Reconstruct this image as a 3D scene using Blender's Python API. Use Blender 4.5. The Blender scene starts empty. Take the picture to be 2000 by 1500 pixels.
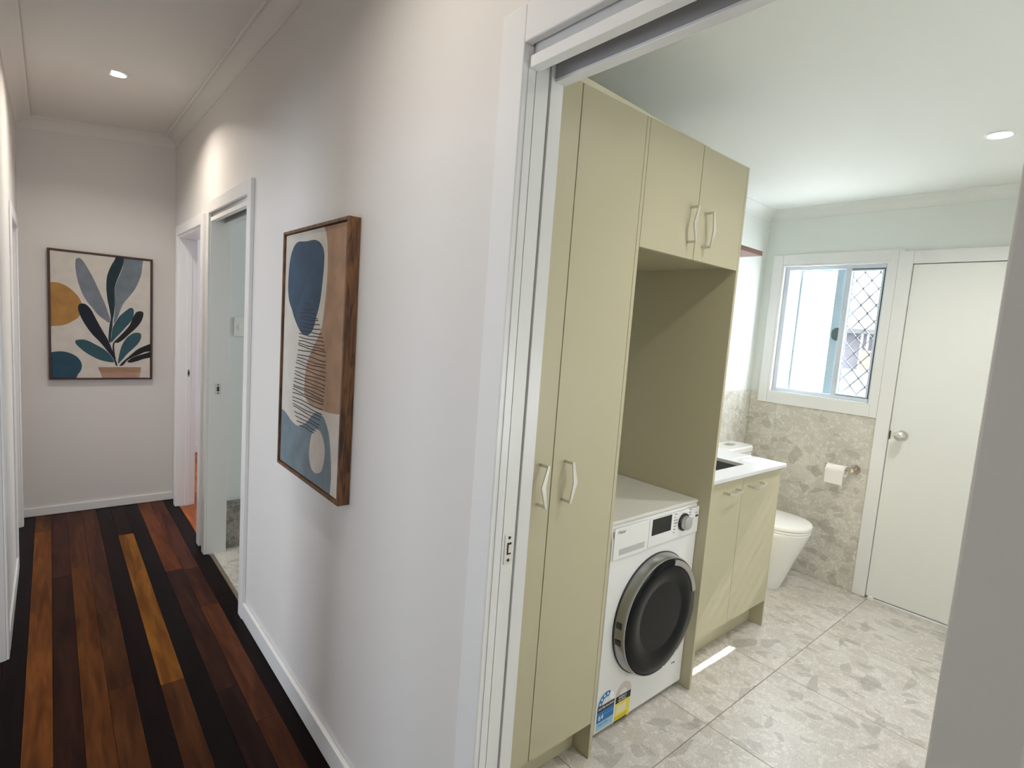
import bpy, bmesh, math, random
from mathutils import Matrix, Vector
S = bpy.context.scene
C = S.collection
random.seed(4)

# ------------------------------------------------------------------ camera, world, sun, exposure
cd = bpy.data.cameras.new('camera'); cam = bpy.data.objects.new('camera', cd); C.objects.link(cam)
cd.sensor_fit = 'HORIZONTAL'; cd.sensor_width = 36.0; cd.lens = 1060.93 / 2000 * 36.0
cd.clip_start = 0.02; cd.clip_end = 200
R_ = Vector((0.7622080, -0.6432662, 0.0724397)); U_ = Vector((0.0114191, 0.1252487, 0.9920597)); F_ = Vector((0.6472314, 0.7553286, -0.1028110))
M = Matrix((R_, U_, -F_)).transposed().to_4x4(); M.translation = Vector((-0.70893, 0.0, 1.5))
cam.matrix_world = M
S.camera = cam
S.view_settings.view_transform = 'Standard'; S.view_settings.look = 'None'
S.view_settings.exposure = 0.20; S.view_settings.gamma = 1.0
S.view_settings.use_curve_mapping = False
S.cycles.use_denoising = True
S.cycles.max_bounces = 10; S.cycles.diffuse_bounces = 7; S.cycles.transparent_max_bounces = 12
S.cycles.sample_clamp_indirect = 6.0

W = bpy.data.worlds.new('sky'); S.world = W; W.use_nodes = True
bg = W.node_tree.nodes['Background']; bg.inputs[0].default_value = (0.86, 0.93, 1.0, 1); bg.inputs[1].default_value = 17.0

def lamp(name, kind, loc, energy, color=(1, 1, 1), size=1.0, size_y=None, direction=None, shape=None, spread=None):
    l = bpy.data.lights.new(name, kind); l.energy = energy; l.color = color
    o = bpy.data.objects.new(name, l); C.objects.link(o); o.location = loc
    if kind == 'AREA':
        l.size = size
        l.shape = shape or ('RECTANGLE' if size_y else 'SQUARE')
        if size_y: l.size_y = size_y
        if spread: l.spread = spread
    if direction: o.rotation_euler = Vector(direction).to_track_quat('-Z', 'Y').to_euler()
    return o
SUN = Vector((-1, 0.0226, -0.953))
s = lamp('sun', 'SUN', (6, 1, 6), 32.0, (1.0, 0.96, 0.90), direction=SUN); s.data.angle = math.radians(0.55)
# daylight of the rooms whose windows the frame does not show, plus added fill
lamp('daylight_study', 'AREA', (-3.30, 2.45, 1.15), 45, (0.80, 0.89, 1.0), 1.3, 1.3, (1, 0, 0.05))
lamp('fill_laundry_side', 'AREA', (1.3, -0.72, 1.25), 15, (0.95, 0.98, 1.0), 1.4, 0.9, (0, 1, 0.25))  # added fill light, no window known on this side of the laundry
lamp('daylight_entry', 'AREA', (-0.43, -3.1, 1.25), 15, (0.94, 0.97, 1.0), 0.75, 1.9, (0, 1, 0))
lamp('daylight_front_room', 'AREA', (-3.30, 4.2, 1.3), 30, (0.86, 0.92, 1.0), 1.2, 1.2, (1, 0, 0))
lamp('daylight_bedroom', 'AREA', (3.2, 5.2, 1.4), 40, (0.86, 0.93, 1.0), 1.2, 1.2, (-1, 0, 0))
lamp('daylight_bathroom', 'AREA', (2.15, 2.8, 1.5), 11, (0.90, 0.97, 0.96), 0.7, 0.7, (-1, 0, 0))
HALLZ = lambda x: 2.68 + x * 0.1105          # the hall ceiling falls a little to the left wall
LAMPS = [(-0.437, 3.56, HALLZ(-0.437), 8), (-0.437, 1.10, HALLZ(-0.437), 3.4), (2.2526, 0.52, 2.425, 8), (0.95, 0.38, 2.425, 5)]
for n_, (lx, ly, lz, le) in enumerate(LAMPS):
    lamp('downlight_lamp', 'AREA', (lx, ly, lz - 0.012), le, (1.0, 0.90, 0.78) if n_ < 2 else (1.0, 0.96, 0.89), 0.075, None, (0, 0, -1), 'DISK', math.radians(145))

# ------------------------------------------------------------------ materials
def srgb(r, g, b, k=1.0):
    f = lambda c: (c / 255 / 12.92 if c / 255 <= 0.04045 else ((c / 255 + 0.055) / 1.055) ** 2.4) * k
    return (f(r), f(g), f(b), 1)
def mat(name, col, rough=0.5, metal=0.0, **kw):
    m = bpy.data.materials.new(name); m.use_nodes = True
    p = m.node_tree.nodes['Principled BSDF']
    p.inputs['Base Color'].default_value = col if len(col) == 4 else (*col, 1)
    p.inputs['Roughness'].default_value = rough; p.inputs['Metallic'].default_value = metal
    for k, v in kw.items():
        p.inputs[k.replace('_', ' ')].default_value = v
    return m
def nodes(m):
    nt = m.node_tree
    return nt, nt.nodes, nt.links, nt.nodes['Principled BSDF']
def bumped(m, scale=60, strength=0.05, dist=0.002, detail=3, stretch=None):
    nt, N, L, p = nodes(m)
    tc = N.new('ShaderNodeTexCoord'); no = N.new('ShaderNodeTexNoise'); bu = N.new('ShaderNodeBump')
    no.inputs['Scale'].default_value = scale; no.inputs['Detail'].default_value = detail
    if stretch:
        mp = N.new('ShaderNodeMapping'); mp.inputs['Scale'].default_value = stretch
        L.new(tc.outputs['Object'], mp.inputs['Vector']); L.new(mp.outputs[0], no.inputs['Vector'])
    else: L.new(tc.outputs['Object'], no.inputs['Vector'])
    bu.inputs['Strength'].default_value = strength; bu.inputs['Distance'].default_value = dist
    L.new(no.outputs[0], bu.inputs['Height']); L.new(bu.outputs[0], p.inputs['Normal'])
    return m
def mixnode(N, L, a, b, f):
    mx = N.new('ShaderNodeMix'); mx.data_type = 'RGBA'
    for i, v in ((0, f), (6, a), (7, b)):
        if hasattr(v, 'default_value') or hasattr(v, 'links'): L.new(v, mx.inputs[i])
        else: mx.inputs[i].default_value = v
    return mx
def ramp(N, L, src, stops):
    r = N.new('ShaderNodeValToRGB'); e = r.color_ramp.elements
    e[0].position, e[0].color = stops[0]; e[1].position, e[1].color = stops[1]
    for pos, c in stops[2:]:
        n = e.new(pos); n.color = c
    L.new(src, r.inputs[0]); return r

WALL = bumped(mat('wall_paint', (0.72, 0.70, 0.675), 0.55), 180, 0.10, 0.001)
WALLL = bumped(mat('laundry_wall_paint', (0.76, 0.79, 0.76), 0.5), 180, 0.06, 0.001)
CEIL = bumped(mat('ceiling_paint', (0.74, 0.72, 0.69), 0.7), 120, 0.08, 0.001)
CEILL = bumped(mat('laundry_ceiling_paint', (0.78, 0.80, 0.76), 0.7), 120, 0.05, 0.001)
TRIM = bumped(mat('white_gloss_trim', (0.80, 0.80, 0.79), 0.28), 90, 0.04, 0.001)
DOORW = bumped(mat('white_door_paint', (0.80, 0.81, 0.78), 0.35), 90, 0.03, 0.001)
OLIVE = bumped(mat('olive_laminate', srgb(187, 180, 152), 0.42), 700, 0.10, 0.0006)
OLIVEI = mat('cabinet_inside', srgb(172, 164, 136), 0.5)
STONE = bumped(mat('white_stone_top', (0.72, 0.72, 0.75), 0.3), 400, 0.02, 0.0005)
NICKEL = mat('brushed_nickel', (0.70, 0.68, 0.64), 0.45, 0.9)
CHROME = mat('chrome', (0.80, 0.80, 0.80), 0.10, 1.0)
DARKCH = mat('dark_polished_nickel', (0.55, 0.47, 0.42), 0.16, 1.0)
STEEL = bumped(mat('stainless_basin', (0.33, 0.33, 0.33), 0.38, 1.0), 500, 0.05, 0.0005)
PORC = mat('porcelain', (0.88, 0.87, 0.85), 0.12, 0.0, Coat_Weight=0.4)
ENAMEL = mat('white_enamel', (0.80, 0.80, 0.79), 0.25)
PLAST = mat('white_plastic', (0.82, 0.82, 0.81), 0.35)
GREYP = mat('grey_plastic', (0.48, 0.48, 0.48), 0.4)
BLACKP = mat('black_plastic', (0.012, 0.012, 0.013), 0.25)
SMOKE = mat('smoked_door_glass', (0.006, 0.007, 0.008), 0.2, 0.0, Specular_IOR_Level=0.14)
SCREEN = mat('display_glass', (0.010, 0.012, 0.016), 0.10)
PAPER = bumped(mat('tissue_paper', (0.86, 0.83, 0.80), 0.9), 200, 0.2, 0.001)
ALU = mat('pale_aluminium_frame', (0.46, 0.60, 0.68), 0.4, 0.1)
ALUW = mat('white_aluminium_frame', (0.60, 0.66, 0.73), 0.4)
GRILL = mat('screen_grille_metal', (0.15, 0.155, 0.17), 0.4, 0.3)
SEAL = mat('black_rubber_seal', (0.02, 0.02, 0.025), 0.6)
GROUT = mat('grout', srgb(134, 124, 112), 0.85)
SUBF = mat('subfloor', (0.008, 0.005, 0.004), 0.9)
SHELFW = bumped(mat('brown_shelf_timber', srgb(118, 80, 66), 0.45), 30, 0.1, 0.001)
DARKG = mat('dark_recess', (0.02, 0.02, 0.02), 0.7)
def emit(name, col, st):
    m = bpy.data.materials.new(name); m.use_nodes = True; N = m.node_tree.nodes; L = m.node_tree.links
    N.remove(N['Principled BSDF']); e = N.new('ShaderNodeEmission'); e.inputs[0].default_value = (*col, 1); e.inputs[1].default_value = st
    L.new(e.outputs[0], N['Material Output'].inputs[0]); return m
LENS = emit('lit_lamp_lens', (1.0, 0.93, 0.85), 14)

def frosted():
    m = bpy.data.materials.new('frosted_glass'); m.use_nodes = True; N = m.node_tree.nodes; L = m.node_tree.links
    N.remove(N['Principled BSDF'])
    t = N.new('ShaderNodeBsdfTranslucent'); t.inputs[0].default_value = (0.93, 0.96, 1, 1)
    g = N.new('ShaderNodeBsdfGlossy'); g.inputs['Roughness'].default_value = 0.3
    mx = N.new('ShaderNodeMixShader'); mx.inputs[0].default_value = 0.06
    L.new(t.outputs[0], mx.inputs[1]); L.new(g.outputs[0], mx.inputs[2]); L.new(mx.outputs[0], N['Material Output'].inputs[0]); return m
def clear():
    m = bpy.data.materials.new('clear_glass'); m.use_nodes = True; N = m.node_tree.nodes; L = m.node_tree.links
    N.remove(N['Principled BSDF'])
    t = N.new('ShaderNodeBsdfTransparent'); t.inputs[0].default_value = (0.95, 0.97, 0.97, 1)
    g = N.new('ShaderNodeBsdfGlossy'); g.inputs['Roughness'].default_value = 0.02
    mx = N.new('ShaderNodeMixShader'); mx.inputs[0].default_value = 0.05
    L.new(t.outputs[0], mx.inputs[1]); L.new(g.outputs[0], mx.inputs[2]); L.new(mx.outputs[0], N['Material Output'].inputs[0]); return m
FROST = frosted(); CLEAR = clear()

def floor_wood():
    m = mat('polished_hardwood', (0.1, 0.05, 0.02), 0.36)
    nt, N, L, p = nodes(m)
    tc = N.new('ShaderNodeTexCoord'); oi = N.new('ShaderNodeObjectInfo')
    add = N.new('ShaderNodeVectorMath'); add.operation = 'MULTIPLY_ADD'
    add.inputs[1].default_value = (1, 1, 1)
    cmb = N.new('ShaderNodeCombineXYZ'); ml = N.new('ShaderNodeMath'); ml.operation = 'MULTIPLY'; ml.inputs[1].default_value = 37
    L.new(oi.outputs['Random'], ml.inputs[0])
    for i in range(3): L.new(ml.outputs[0], cmb.inputs[i])
    L.new(tc.outputs['Object'], add.inputs[0]); L.new(cmb.outputs[0], add.inputs[2])
    mp = N.new('ShaderNodeMapping'); mp.inputs['Scale'].default_value = (1, 0.09, 1); L.new(add.outputs[0], mp.inputs['Vector'])
    n1 = N.new('ShaderNodeTexNoise'); n1.inputs['Scale'].default_value = 70; n1.inputs['Detail'].default_value = 6; L.new(mp.outputs[0], n1.inputs['Vector'])
    mp2 = N.new('ShaderNodeMapping'); mp2.inputs['Scale'].default_value = (1, 0.10, 1); L.new(add.outputs[0], mp2.inputs['Vector'])
    n2 = N.new('ShaderNodeTexNoise'); n2.inputs['Scale'].default_value = 22; n2.inputs['Detail'].default_value = 2; n2.inputs['Distortion'].default_value = 0.6; L.new(mp2.outputs[0], n2.inputs['Vector'])
    wv = N.new('ShaderNodeTexWave'); wv.wave_type = 'RINGS'; wv.inputs['Scale'].default_value = 14; wv.inputs['Distortion'].default_value = 14; wv.inputs['Detail'].default_value = 2; wv.inputs['Detail Scale'].default_value = 0.8; L.new(mp2.outputs[0], wv.inputs['Vector'])
    dark = N.new('ShaderNodeVectorMath'); dark.operation = 'MULTIPLY'; dark.inputs[1].default_value = (0.5, 0.42, 0.45)
    L.new(oi.outputs['Color'], dark.inputs[0])
    lite = N.new('ShaderNodeVectorMath'); lite.operation = 'MULTIPLY'; lite.inputs[1].default_value = (1.3, 1.25, 1.15)
    L.new(oi.outputs['Color'], lite.inputs[0])
    r1 = ramp(N, L, n1.outputs[0], [(0.40, (0, 0, 0, 1)), (0.62, (1, 1, 1, 1))])
    r2 = ramp(N, L, n2.outputs[0], [(0.36, (1, 1, 1, 1)), (0.56, (0, 0, 0, 1))])
    a = mixnode(N, L, oi.outputs['Color'], lite.outputs[0], r1.outputs[0])
    k = N.new('ShaderNodeMath'); k.operation = 'MULTIPLY'; k.inputs[1].default_value = 0.85; L.new(r2.outputs[0], k.inputs[0])
    b = mixnode(N, L, a.outputs[2], dark.outputs[0], k.outputs[0])
    k2 = N.new('ShaderNodeMath'); k2.operation = 'MULTIPLY'; k2.inputs[1].default_value = 0.38; L.new(wv.outputs['Fac'], k2.inputs[0])
    c = mixnode(N, L, b.outputs[2], dark.outputs[0], k2.outputs[0])
    L.new(c.outputs[2], p.inputs['Base Color'])
    p.inputs['Specular IOR Level'].default_value = 0.06
    bu = N.new('ShaderNodeBump'); bu.inputs['Strength'].default_value = 0.06; bu.inputs['Distance'].default_value = 0.001
    L.new(n1.outputs[0], bu.inputs['Height']); L.new(bu.outputs[0], p.inputs['Normal'])
    return m
WOODF = floor_wood()

def stone_tile(name, base, patch, dark, light, sc=1.0, rough=0.35):
    m = mat(name, base, rough)
    nt, N, L, p = nodes(m)
    tc = N.new('ShaderNodeTexCoord'); oi = N.new('ShaderNodeObjectInfo')
    cmb = N.new('ShaderNodeCombineXYZ'); ml = N.new('ShaderNodeMath'); ml.operation = 'MULTIPLY'; ml.inputs[1].default_value = 23
    L.new(oi.outputs['Random'], ml.inputs[0])
    for i in range(3): L.new(ml.outputs[0], cmb.inputs[i])
    add = N.new('ShaderNodeVectorMath'); L.new(tc.outputs['Object'], add.inputs[0]); L.new(cmb.outputs[0], add.inputs[1])
    wn = N.new('ShaderNodeTexNoise'); wn.inputs['Scale'].default_value = 5 * sc; wn.inputs['Detail'].default_value = 3; L.new(add.outputs[0], wn.inputs['Vector'])
    dis = N.new('ShaderNodeVectorMath'); dis.operation = 'MULTIPLY_ADD'; dis.inputs[1].default_value = (0.07, 0.07, 0.07)
    L.new(wn.outputs['Color'], dis.inputs[0]); L.new(add.outputs[0], dis.inputs[2])
    def vor(scale, lo, hi, stretch=(1, 1, 1)):
        mp = N.new('ShaderNodeMapping'); mp.inputs['Scale'].default_value = stretch; L.new(dis.outputs[0], mp.inputs['Vector'])
        v = N.new('ShaderNodeTexVoronoi'); v.inputs['Scale'].default_value = scale * sc; L.new(mp.outputs[0], v.inputs['Vector'])
        ve = N.new('ShaderNodeTexVoronoi'); ve.feature = 'DISTANCE_TO_EDGE'; ve.inputs['Scale'].default_value = scale * sc; L.new(mp.outputs[0], ve.inputs['Vector'])
        sep = N.new('ShaderNodeSeparateColor'); L.new(v.outputs['Color'], sep.inputs[0])
        pick = N.new('ShaderNodeMath'); pick.operation = 'GREATER_THAN'; pick.inputs[1].default_value = lo; L.new(sep.outputs[0], pick.inputs[0])
        inn = N.new('ShaderNodeMapRange'); inn.inputs['From Min'].default_value = hi; inn.inputs['From Max'].default_value = hi + 0.04; L.new(ve.outputs['Distance'], inn.inputs[0])
        mu = N.new('ShaderNodeMath'); mu.operation = 'MULTIPLY'; L.new(pick.outputs[0], mu.inputs[0]); L.new(inn.outputs[0], mu.inputs[1])
        return mu
    n1 = N.new('ShaderNodeTexNoise'); n1.inputs['Scale'].default_value = 4.5 * sc; n1.inputs['Detail'].default_value = 5; L.new(add.outputs[0], n1.inputs['Vector'])
    r = ramp(N, L, n1.outputs[0], [(0.35, patch), (0.62, base)])
    v1 = vor(24, 0.84, 0.05, (1, 0.6, 1)); v2 = vor(12, 0.90, 0.10, (0.6, 1.2, 0.9)); v3 = vor(46, 0.62, 0.06); v4 = vor(18, 0.74, 0.05, (1, 0.6, 1))
    def scale(n, k):
        q = N.new('ShaderNodeMath'); q.operation = 'MULTIPLY'; q.inputs[1].default_value = k; L.new(n.outputs[0], q.inputs[0]); return q.outputs[0]
    a = mixnode(N, L, r.outputs[0], light, scale(v3, 0.55))
    a = mixnode(N, L, a.outputs[2], patch, scale(v4, 0.8))
    b = mixnode(N, L, a.outputs[2], dark, scale(v1, 0.40))
    c = mixnode(N, L, b.outputs[2], dark, scale(v2, 0.48))
    fn = N.new('ShaderNodeTexNoise'); fn.inputs['Scale'].default_value = 140 * sc; fn.inputs['Detail'].default_value = 2; L.new(add.outputs[0], fn.inputs['Vector'])
    fr = ramp(N, L, fn.outputs[0], [(0.35, (0.88, 0.88, 0.88, 1)), (0.65, (1.08, 1.08, 1.08, 1))])
    mu = N.new('ShaderNodeMix'); mu.data_type = 'RGBA'; mu.blend_type = 'MULTIPLY'; mu.inputs[0].default_value = 1
    L.new(c.outputs[2], mu.inputs[6]); L.new(fr.outputs[0], mu.inputs[7]); L.new(mu.outputs[2], p.inputs['Base Color'])
    return m
TILE = stone_tile('terrazzo_floor_tile', srgb(209, 204, 198), srgb(194, 188, 180), srgb(150, 145, 137), srgb(222, 218, 213), 1.0)
WTILE = stone_tile('terrazzo_wall_tile', srgb(214, 211, 200), srgb(199, 194, 183), srgb(158, 154, 144), srgb(228, 225, 217), 1.0, 0.45)
BTILE = stone_tile('grey_bathroom_tile', srgb(150, 146, 140), srgb(120, 116, 112), srgb(84, 80, 78), srgb(176, 172, 166), 1.4)

def frame_wood():
    m = mat('walnut_frame', srgb(96, 62, 36), 0.45)
    nt, N, L, p = nodes(m)
    tc = N.new('ShaderNodeTexCoord'); mp = N.new('ShaderNodeMapping'); mp.inputs['Scale'].default_value = (1, 1, 0.14); L.new(tc.outputs['Object'], mp.inputs['Vector'])
    n = N.new('ShaderNodeTexNoise'); n.inputs['Scale'].default_value = 55; n.inputs['Detail'].default_value = 5; n.inputs['Distortion'].default_value = 1.2; L.new(mp.outputs[0], n.inputs['Vector'])
    r = ramp(N, L, n.outputs[0], [(0.36, srgb(62, 36, 20)), (0.60, srgb(122, 82, 44))])
    L.new(r.outputs[0], p.inputs['Base Color']); return m
WALNUT = frame_wood()
DARKFR = mat('dark_brown_frame', srgb(70, 42, 32), 0.5)
def canvas(name, col, var=0.12):
    m = mat(name, col, 0.8)
    nt, N, L, p = nodes(m)
    tc = N.new('ShaderNodeTexCoord'); n = N.new('ShaderNodeTexNoise'); n.inputs['Scale'].default_value = 14; n.inputs['Detail'].default_value = 6; L.new(tc.outputs['Object'], n.inputs['Vector'])
    a = tuple(c * (1 - var) for c in col[:3]) + (1,); b = tuple(min(1, c * (1 + var)) for c in col[:3]) + (1,)
    r = ramp(N, L, n.outputs[0], [(0.35, a), (0.65, b)]); L.new(r.outputs[0], p.inputs['Base Color'])
    return m
PAINT = dict(cream=canvas('canvas_cream', srgb(202, 196, 187), 0.05), blue=canvas('paint_blue', srgb(53, 76, 98)), brown=canvas('paint_tan', srgb(167, 135, 109)),
    grey=canvas('paint_grey_blue', srgb(111, 126, 135)), oval=canvas('paint_cream', srgb(195, 186, 178), 0.05), ink=mat('paint_ink', srgb(35, 35, 42), 0.7),
    ochre=canvas('paint_ochre', srgb(162, 120, 64)), slate=canvas('paint_slate', srgb(113, 120, 129)), steel=canvas('paint_steel', srgb(107, 118, 126)),
    navy=canvas('paint_navy', srgb(24, 44, 53)), night=canvas('paint_night', srgb(13, 24, 38)), teal=canvas('paint_teal', srgb(44, 80, 89)),
    black=mat('paint_black', srgb(15, 16, 22), 0.7), deepteal=canvas('paint_deep_teal', srgb(36, 71, 89)), pot=canvas('paint_clay', srgb(153, 122, 98)), pot2=canvas('paint_pink_clay', srgb(169, 136, 120)))
STK = dict(blue=mat('sticker_blue', srgb(12, 110, 178), 0.35), lightblue=mat('sticker_light_blue', srgb(150, 186, 214), 0.4), black=mat('sticker_black', srgb(22, 20, 26), 0.4),
    yellow=mat('sticker_yellow', srgb(232, 214, 84), 0.4), pale=mat('sticker_pale', srgb(226, 218, 186), 0.4), deep=mat('sticker_deep_yellow', srgb(214, 190, 20), 0.4), white=mat('sticker_white', (0.85, 0.87, 0.9), 0.4),
    pink=mat('sticker_faded_pink', srgb(206, 192, 184), 0.4))

# ------------------------------------------------------------------ helpers
ORG = {}
def thing(name, loc, label=None, cat=None, group=None, kind=None):
    o = bpy.data.objects.new(name, None); C.objects.link(o); o.location = loc; o.empty_display_size = 0.05
    ORG[o] = Vector(loc)
    if label: o['label'] = label
    if cat: o['category'] = cat
    if group: o['group'] = group
    if kind: o['kind'] = kind
    return o
def obj(name, bm, m, parent=None, label=None, cat=None, kind=None, group=None, bevel=0, smooth=False, color=None, seg=2):
    xs = [v.co for v in bm.verts]
    c = Vector([(min(v[i] for v in xs) + max(v[i] for v in xs)) / 2 for i in range(3)])
    bmesh.ops.translate(bm, verts=bm.verts, vec=-c)
    bmesh.ops.recalc_face_normals(bm, faces=bm.faces)
    me = bpy.data.meshes.new(name); bm.to_mesh(me); bm.free()
    me.materials.append(m)
    if smooth:
        for f in me.polygons: f.use_smooth = True
        if smooth == 'auto': me.set_sharp_from_angle(angle=math.radians(35))
    o = bpy.data.objects.new(name, me); C.objects.link(o)
    ORG[o] = c
    if parent is not None: o.parent = parent; o.location = c - ORG[parent]
    else: o.location = c
    if bevel:
        b = o.modifiers.new('bevel', 'BEVEL'); b.width = bevel; b.segments = seg; b.limit_method = 'ANGLE'; b.angle_limit = math.radians(40)
    if color: o.color = color
    for k, v in (('label', label), ('category', cat), ('kind', kind), ('group', group)):
        if v: o[k] = v
    return o
def box(bm, x0, x1, y0, y1, z0, z1):
    vs = [bm.verts.new((x, y, z)) for x in (x0, x1) for y in (y0, y1) for z in (z0, z1)]
    for f in ((0, 1, 3, 2), (4, 6, 7, 5), (0, 4, 5, 1), (2, 3, 7, 6), (0, 2, 6, 4), (1, 5, 7, 3)):
        bm.faces.new([vs[i] for i in f])
    return vs
def boxes(*bs):
    bm = bmesh.new()
    for b in bs: box(bm, *b)
    return bm
def prism(bm, pts, fn0, fn1):
    """closed outline pts swept between fn0(p) and fn1(p)"""
    a = [bm.verts.new(fn0(p)) for p in pts]; b = [bm.verts.new(fn1(p)) for p in pts]; n = len(pts)
    bm.faces.new(a); bm.faces.new(b[::-1])
    for i in range(n): bm.faces.new((a[i], a[(i + 1) % n], b[(i + 1) % n], b[i]))
def lathe(bm, prof, c, axis='z', seg=32, a0=0, a1=None):
    """prof: (radius, height along axis)"""
    rings = []
    full = a1 is None; a1 = a1 if a1 is not None else 2 * math.pi
    n = seg if full else seg + 1
    for r, h in prof:
        ring = []
        for i in range(n):
            t = a0 + (a1 - a0) * i / seg
            u, v = r * math.cos(t), r * math.sin(t)
            p = {'z': (u, v, h), 'y': (u, h, v), 'x': (h, u, v)}[axis]
            ring.append(bm.verts.new((c[0] + p[0], c[1] + p[1], c[2] + p[2])))
        rings.append(ring)
    for a, b in zip(rings, rings[1:]):
        for i in range(n if full else n - 1):
            j = (i + 1) % n
            bm.faces.new((a[i], a[j], b[j], b[i]))
    if full:
        if prof[0][0] > 1e-6: bm.faces.new(rings[0])
        if prof[-1][0] > 1e-6: bm.faces.new(rings[-1][::-1])
    bmesh.ops.remove_doubles(bm, verts=bm.verts, dist=1e-6)
def cyl(bm, c, r, h0, h1, axis='z', seg=24): lathe(bm, [(r, h0), (r, h1)], c, axis, seg)
def loft(bm, rings):
    R = [[bm.verts.new(p) for p in r] for r in rings]; n = len(R[0])
    for a, b in zip(R, R[1:]):
        for i in range(n): bm.faces.new((a[i], a[(i + 1) % n], b[(i + 1) % n], b[i]))
    bm.faces.new(R[0][::-1]); bm.faces.new(R[-1])
def smooth_closed(pts, k=4):
    n = len(pts); out = []
    for i in range(n):
        p0, p1, p2, p3 = pts[i - 1], pts[i], pts[(i + 1) % n], pts[(i + 2) % n]
        for j in range(k):
            t = j / k
            out.append(tuple(0.5 * (2 * p1[d] + (p2[d] - p0[d]) * t + (2 * p0[d] - 5 * p1[d] + 4 * p2[d] - p3[d]) * t * t + (3 * p1[d] - p0[d] - 3 * p2[d] + p3[d]) * t ** 3) for d in (0, 1)))
    return out
def clip(pts, u0, u1, v0, v1):
    for d, lim, sg in ((0, u0, 1), (0, u1, -1), (1, v0, 1), (1, v1, -1)):
        out = []
        for i in range(len(pts)):
            a, b = pts[i - 1], pts[i]
            ia, ib = (a[d] - lim) * sg >= 0, (b[d] - lim) * sg >= 0
            if ia != ib:
                t = (lim - a[d]) / (b[d] - a[d]); out.append((a[0] + (b[0] - a[0]) * t, a[1] + (b[1] - a[1]) * t))
            if ib: out.append(b)
        pts = out
    return pts
def text(name, body, size, loc, parent, m, ax='xz', depth=0.0002):
    cu = bpy.data.curves.new(name, 'FONT'); cu.body = body; cu.size = size; cu.extrude = depth; cu.resolution_u = 2
    t = bpy.data.objects.new(name, cu); C.objects.link(t); bpy.context.view_layer.update()
    me = bpy.data.meshes.new_from_object(t.evaluated_get(bpy.context.evaluated_depsgraph_get())); bpy.data.objects.remove(t); bpy.data.curves.remove(cu)
    me.materials.clear(); me.materials.append(m); me.name = name
    o = bpy.data.objects.new(name, me); C.objects.link(o)
    o.parent = parent; o.location = Vector(loc) - ORG[parent]; o.rotation_euler = (math.pi / 2, 0, 0); ORG[o] = Vector(loc)
    return o
def struct(name, bm, m, parent=None, **kw):
    return obj(name, bm, m, parent, kind='structure' if parent is None else None, **kw)

# ------------------------------------------------------------------ setting: hall
YF, XL, WX = 4.745, -0.86, 0.0915           # hall end wall, left wall, laundry side of the shared wall
O1 = (0.1014, 0.8425, 2.0375)               # laundry doorway: y0, y1, head
O2 = (2.756, 3.5516, 2.0185)                # bathroom doorway
O3 = (3.764, 4.5425, 1.9765)                # bedroom doorway
# shared wall, hollow where the sliding leaf slides in
struct('wall_right', boxes(
    (0, WX, -3.2, O1[0], -0.05, 2.80), (0, WX, O1[0], O1[1], O1[2] + 0.03, 2.80),
    (0, 0.0152, O1[1], 1.66, -0.05, O1[2] + 0.03), (0.076, WX, O1[1], 1.66, -0.05, O1[2] + 0.03), (0, WX, O1[1], 1.66, O1[2] + 0.03, 2.80), (0, WX, 1.66, O2[0], -0.05, 2.80),
    (0, 0.11, O2[0], O2[1], O2[2] + 0.03, 2.80), (0, 0.105, O2[1], O3[0], -0.05, 2.80),
    (0, 0.11, O3[0], O3[1], O3[2], 2.80), (0, 0.11, O3[1], 6.3, -0.05, 2.80)), WALL)
struct('wall_end', boxes((-1.0, 0, YF, YF + 0.1, -0.05, 2.80)), WALL)
struct('wall_left', boxes((XL - 0.11, XL, -3.2, 0.95, -0.05, 2.80), (XL - 0.11, XL, 0.95, 1.75, 1.885, 2.80), (XL - 0.11, XL, 1.75, 2.05, -0.05, 2.80), (XL - 0.11, XL, 2.05, 2.865, 1.885, 2.80), (XL - 0.11, XL, 2.865, 3.865, -0.05, 2.80),  # the opening nearest the camera is added to light the right wall
    (XL - 0.11, XL, 3.865, 4.545, 1.885, 2.80), (XL - 0.11, XL, 4.545, YF, -0.05, 2.80)), WALL)
struct('wall_back', boxes((-1.0, 0, -3.3, -3.2, -0.05, 2.80)), WALL)
bm = bmesh.new()
prism(bm, [(XL - 0.12, HALLZ(XL - 0.12)), (0.05, HALLZ(0.05)), (0.05, 2.80), (XL - 0.12, 2.80)], lambda p: (p[0], -3.3, p[1]), lambda p: (p[0], YF + 0.05, p[1]))
struct('ceiling', bm, CEIL)
def cove_profile(w, h, n=7):
    # concave quarter between wall foot (0,-h) and ceiling lip (w,0); offset from wall, drop from ceiling
    pts = [(0, 0), (0, -h), (0.006, -h)]
    for i in range(n + 1):
        t = i / n * math.pi / 2
        pts.append((0.006 + (w - 0.012) * (1 - math.cos(t)), -h + 0.006 + (h - 0.016) * math.sin(t)))
    pts += [(w, -0.006), (w + 0.0005, 0)]
    return pts
CP = cove_profile(0.073, 0.071)
bm = bmesh.new(); prism(bm, CP, lambda p: (-p[0], -3.2, HALLZ(0) + p[1] - p[0] * 0.1105 * (1 if p[1] > -0.01 else 0)), lambda p: (-p[0], YF - p[0], HALLZ(0) + p[1] - p[0] * 0.1105 * (1 if p[1] > -0.01 else 0)))
struct('trim_1', bm, TRIM and CEIL, label='curved plaster cornice along the right hall wall', smooth='auto')
bm = bmesh.new(); prism(bm, CP, lambda p: (XL + p[0], -3.2, HALLZ(XL) + p[1] * 1.15), lambda p: (XL + p[0], YF - p[0], HALLZ(XL) + p[1] * 1.15))
struct('trim_2', bm, CEIL, label='curved plaster cornice along the left hall wall', smooth='auto')
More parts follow.
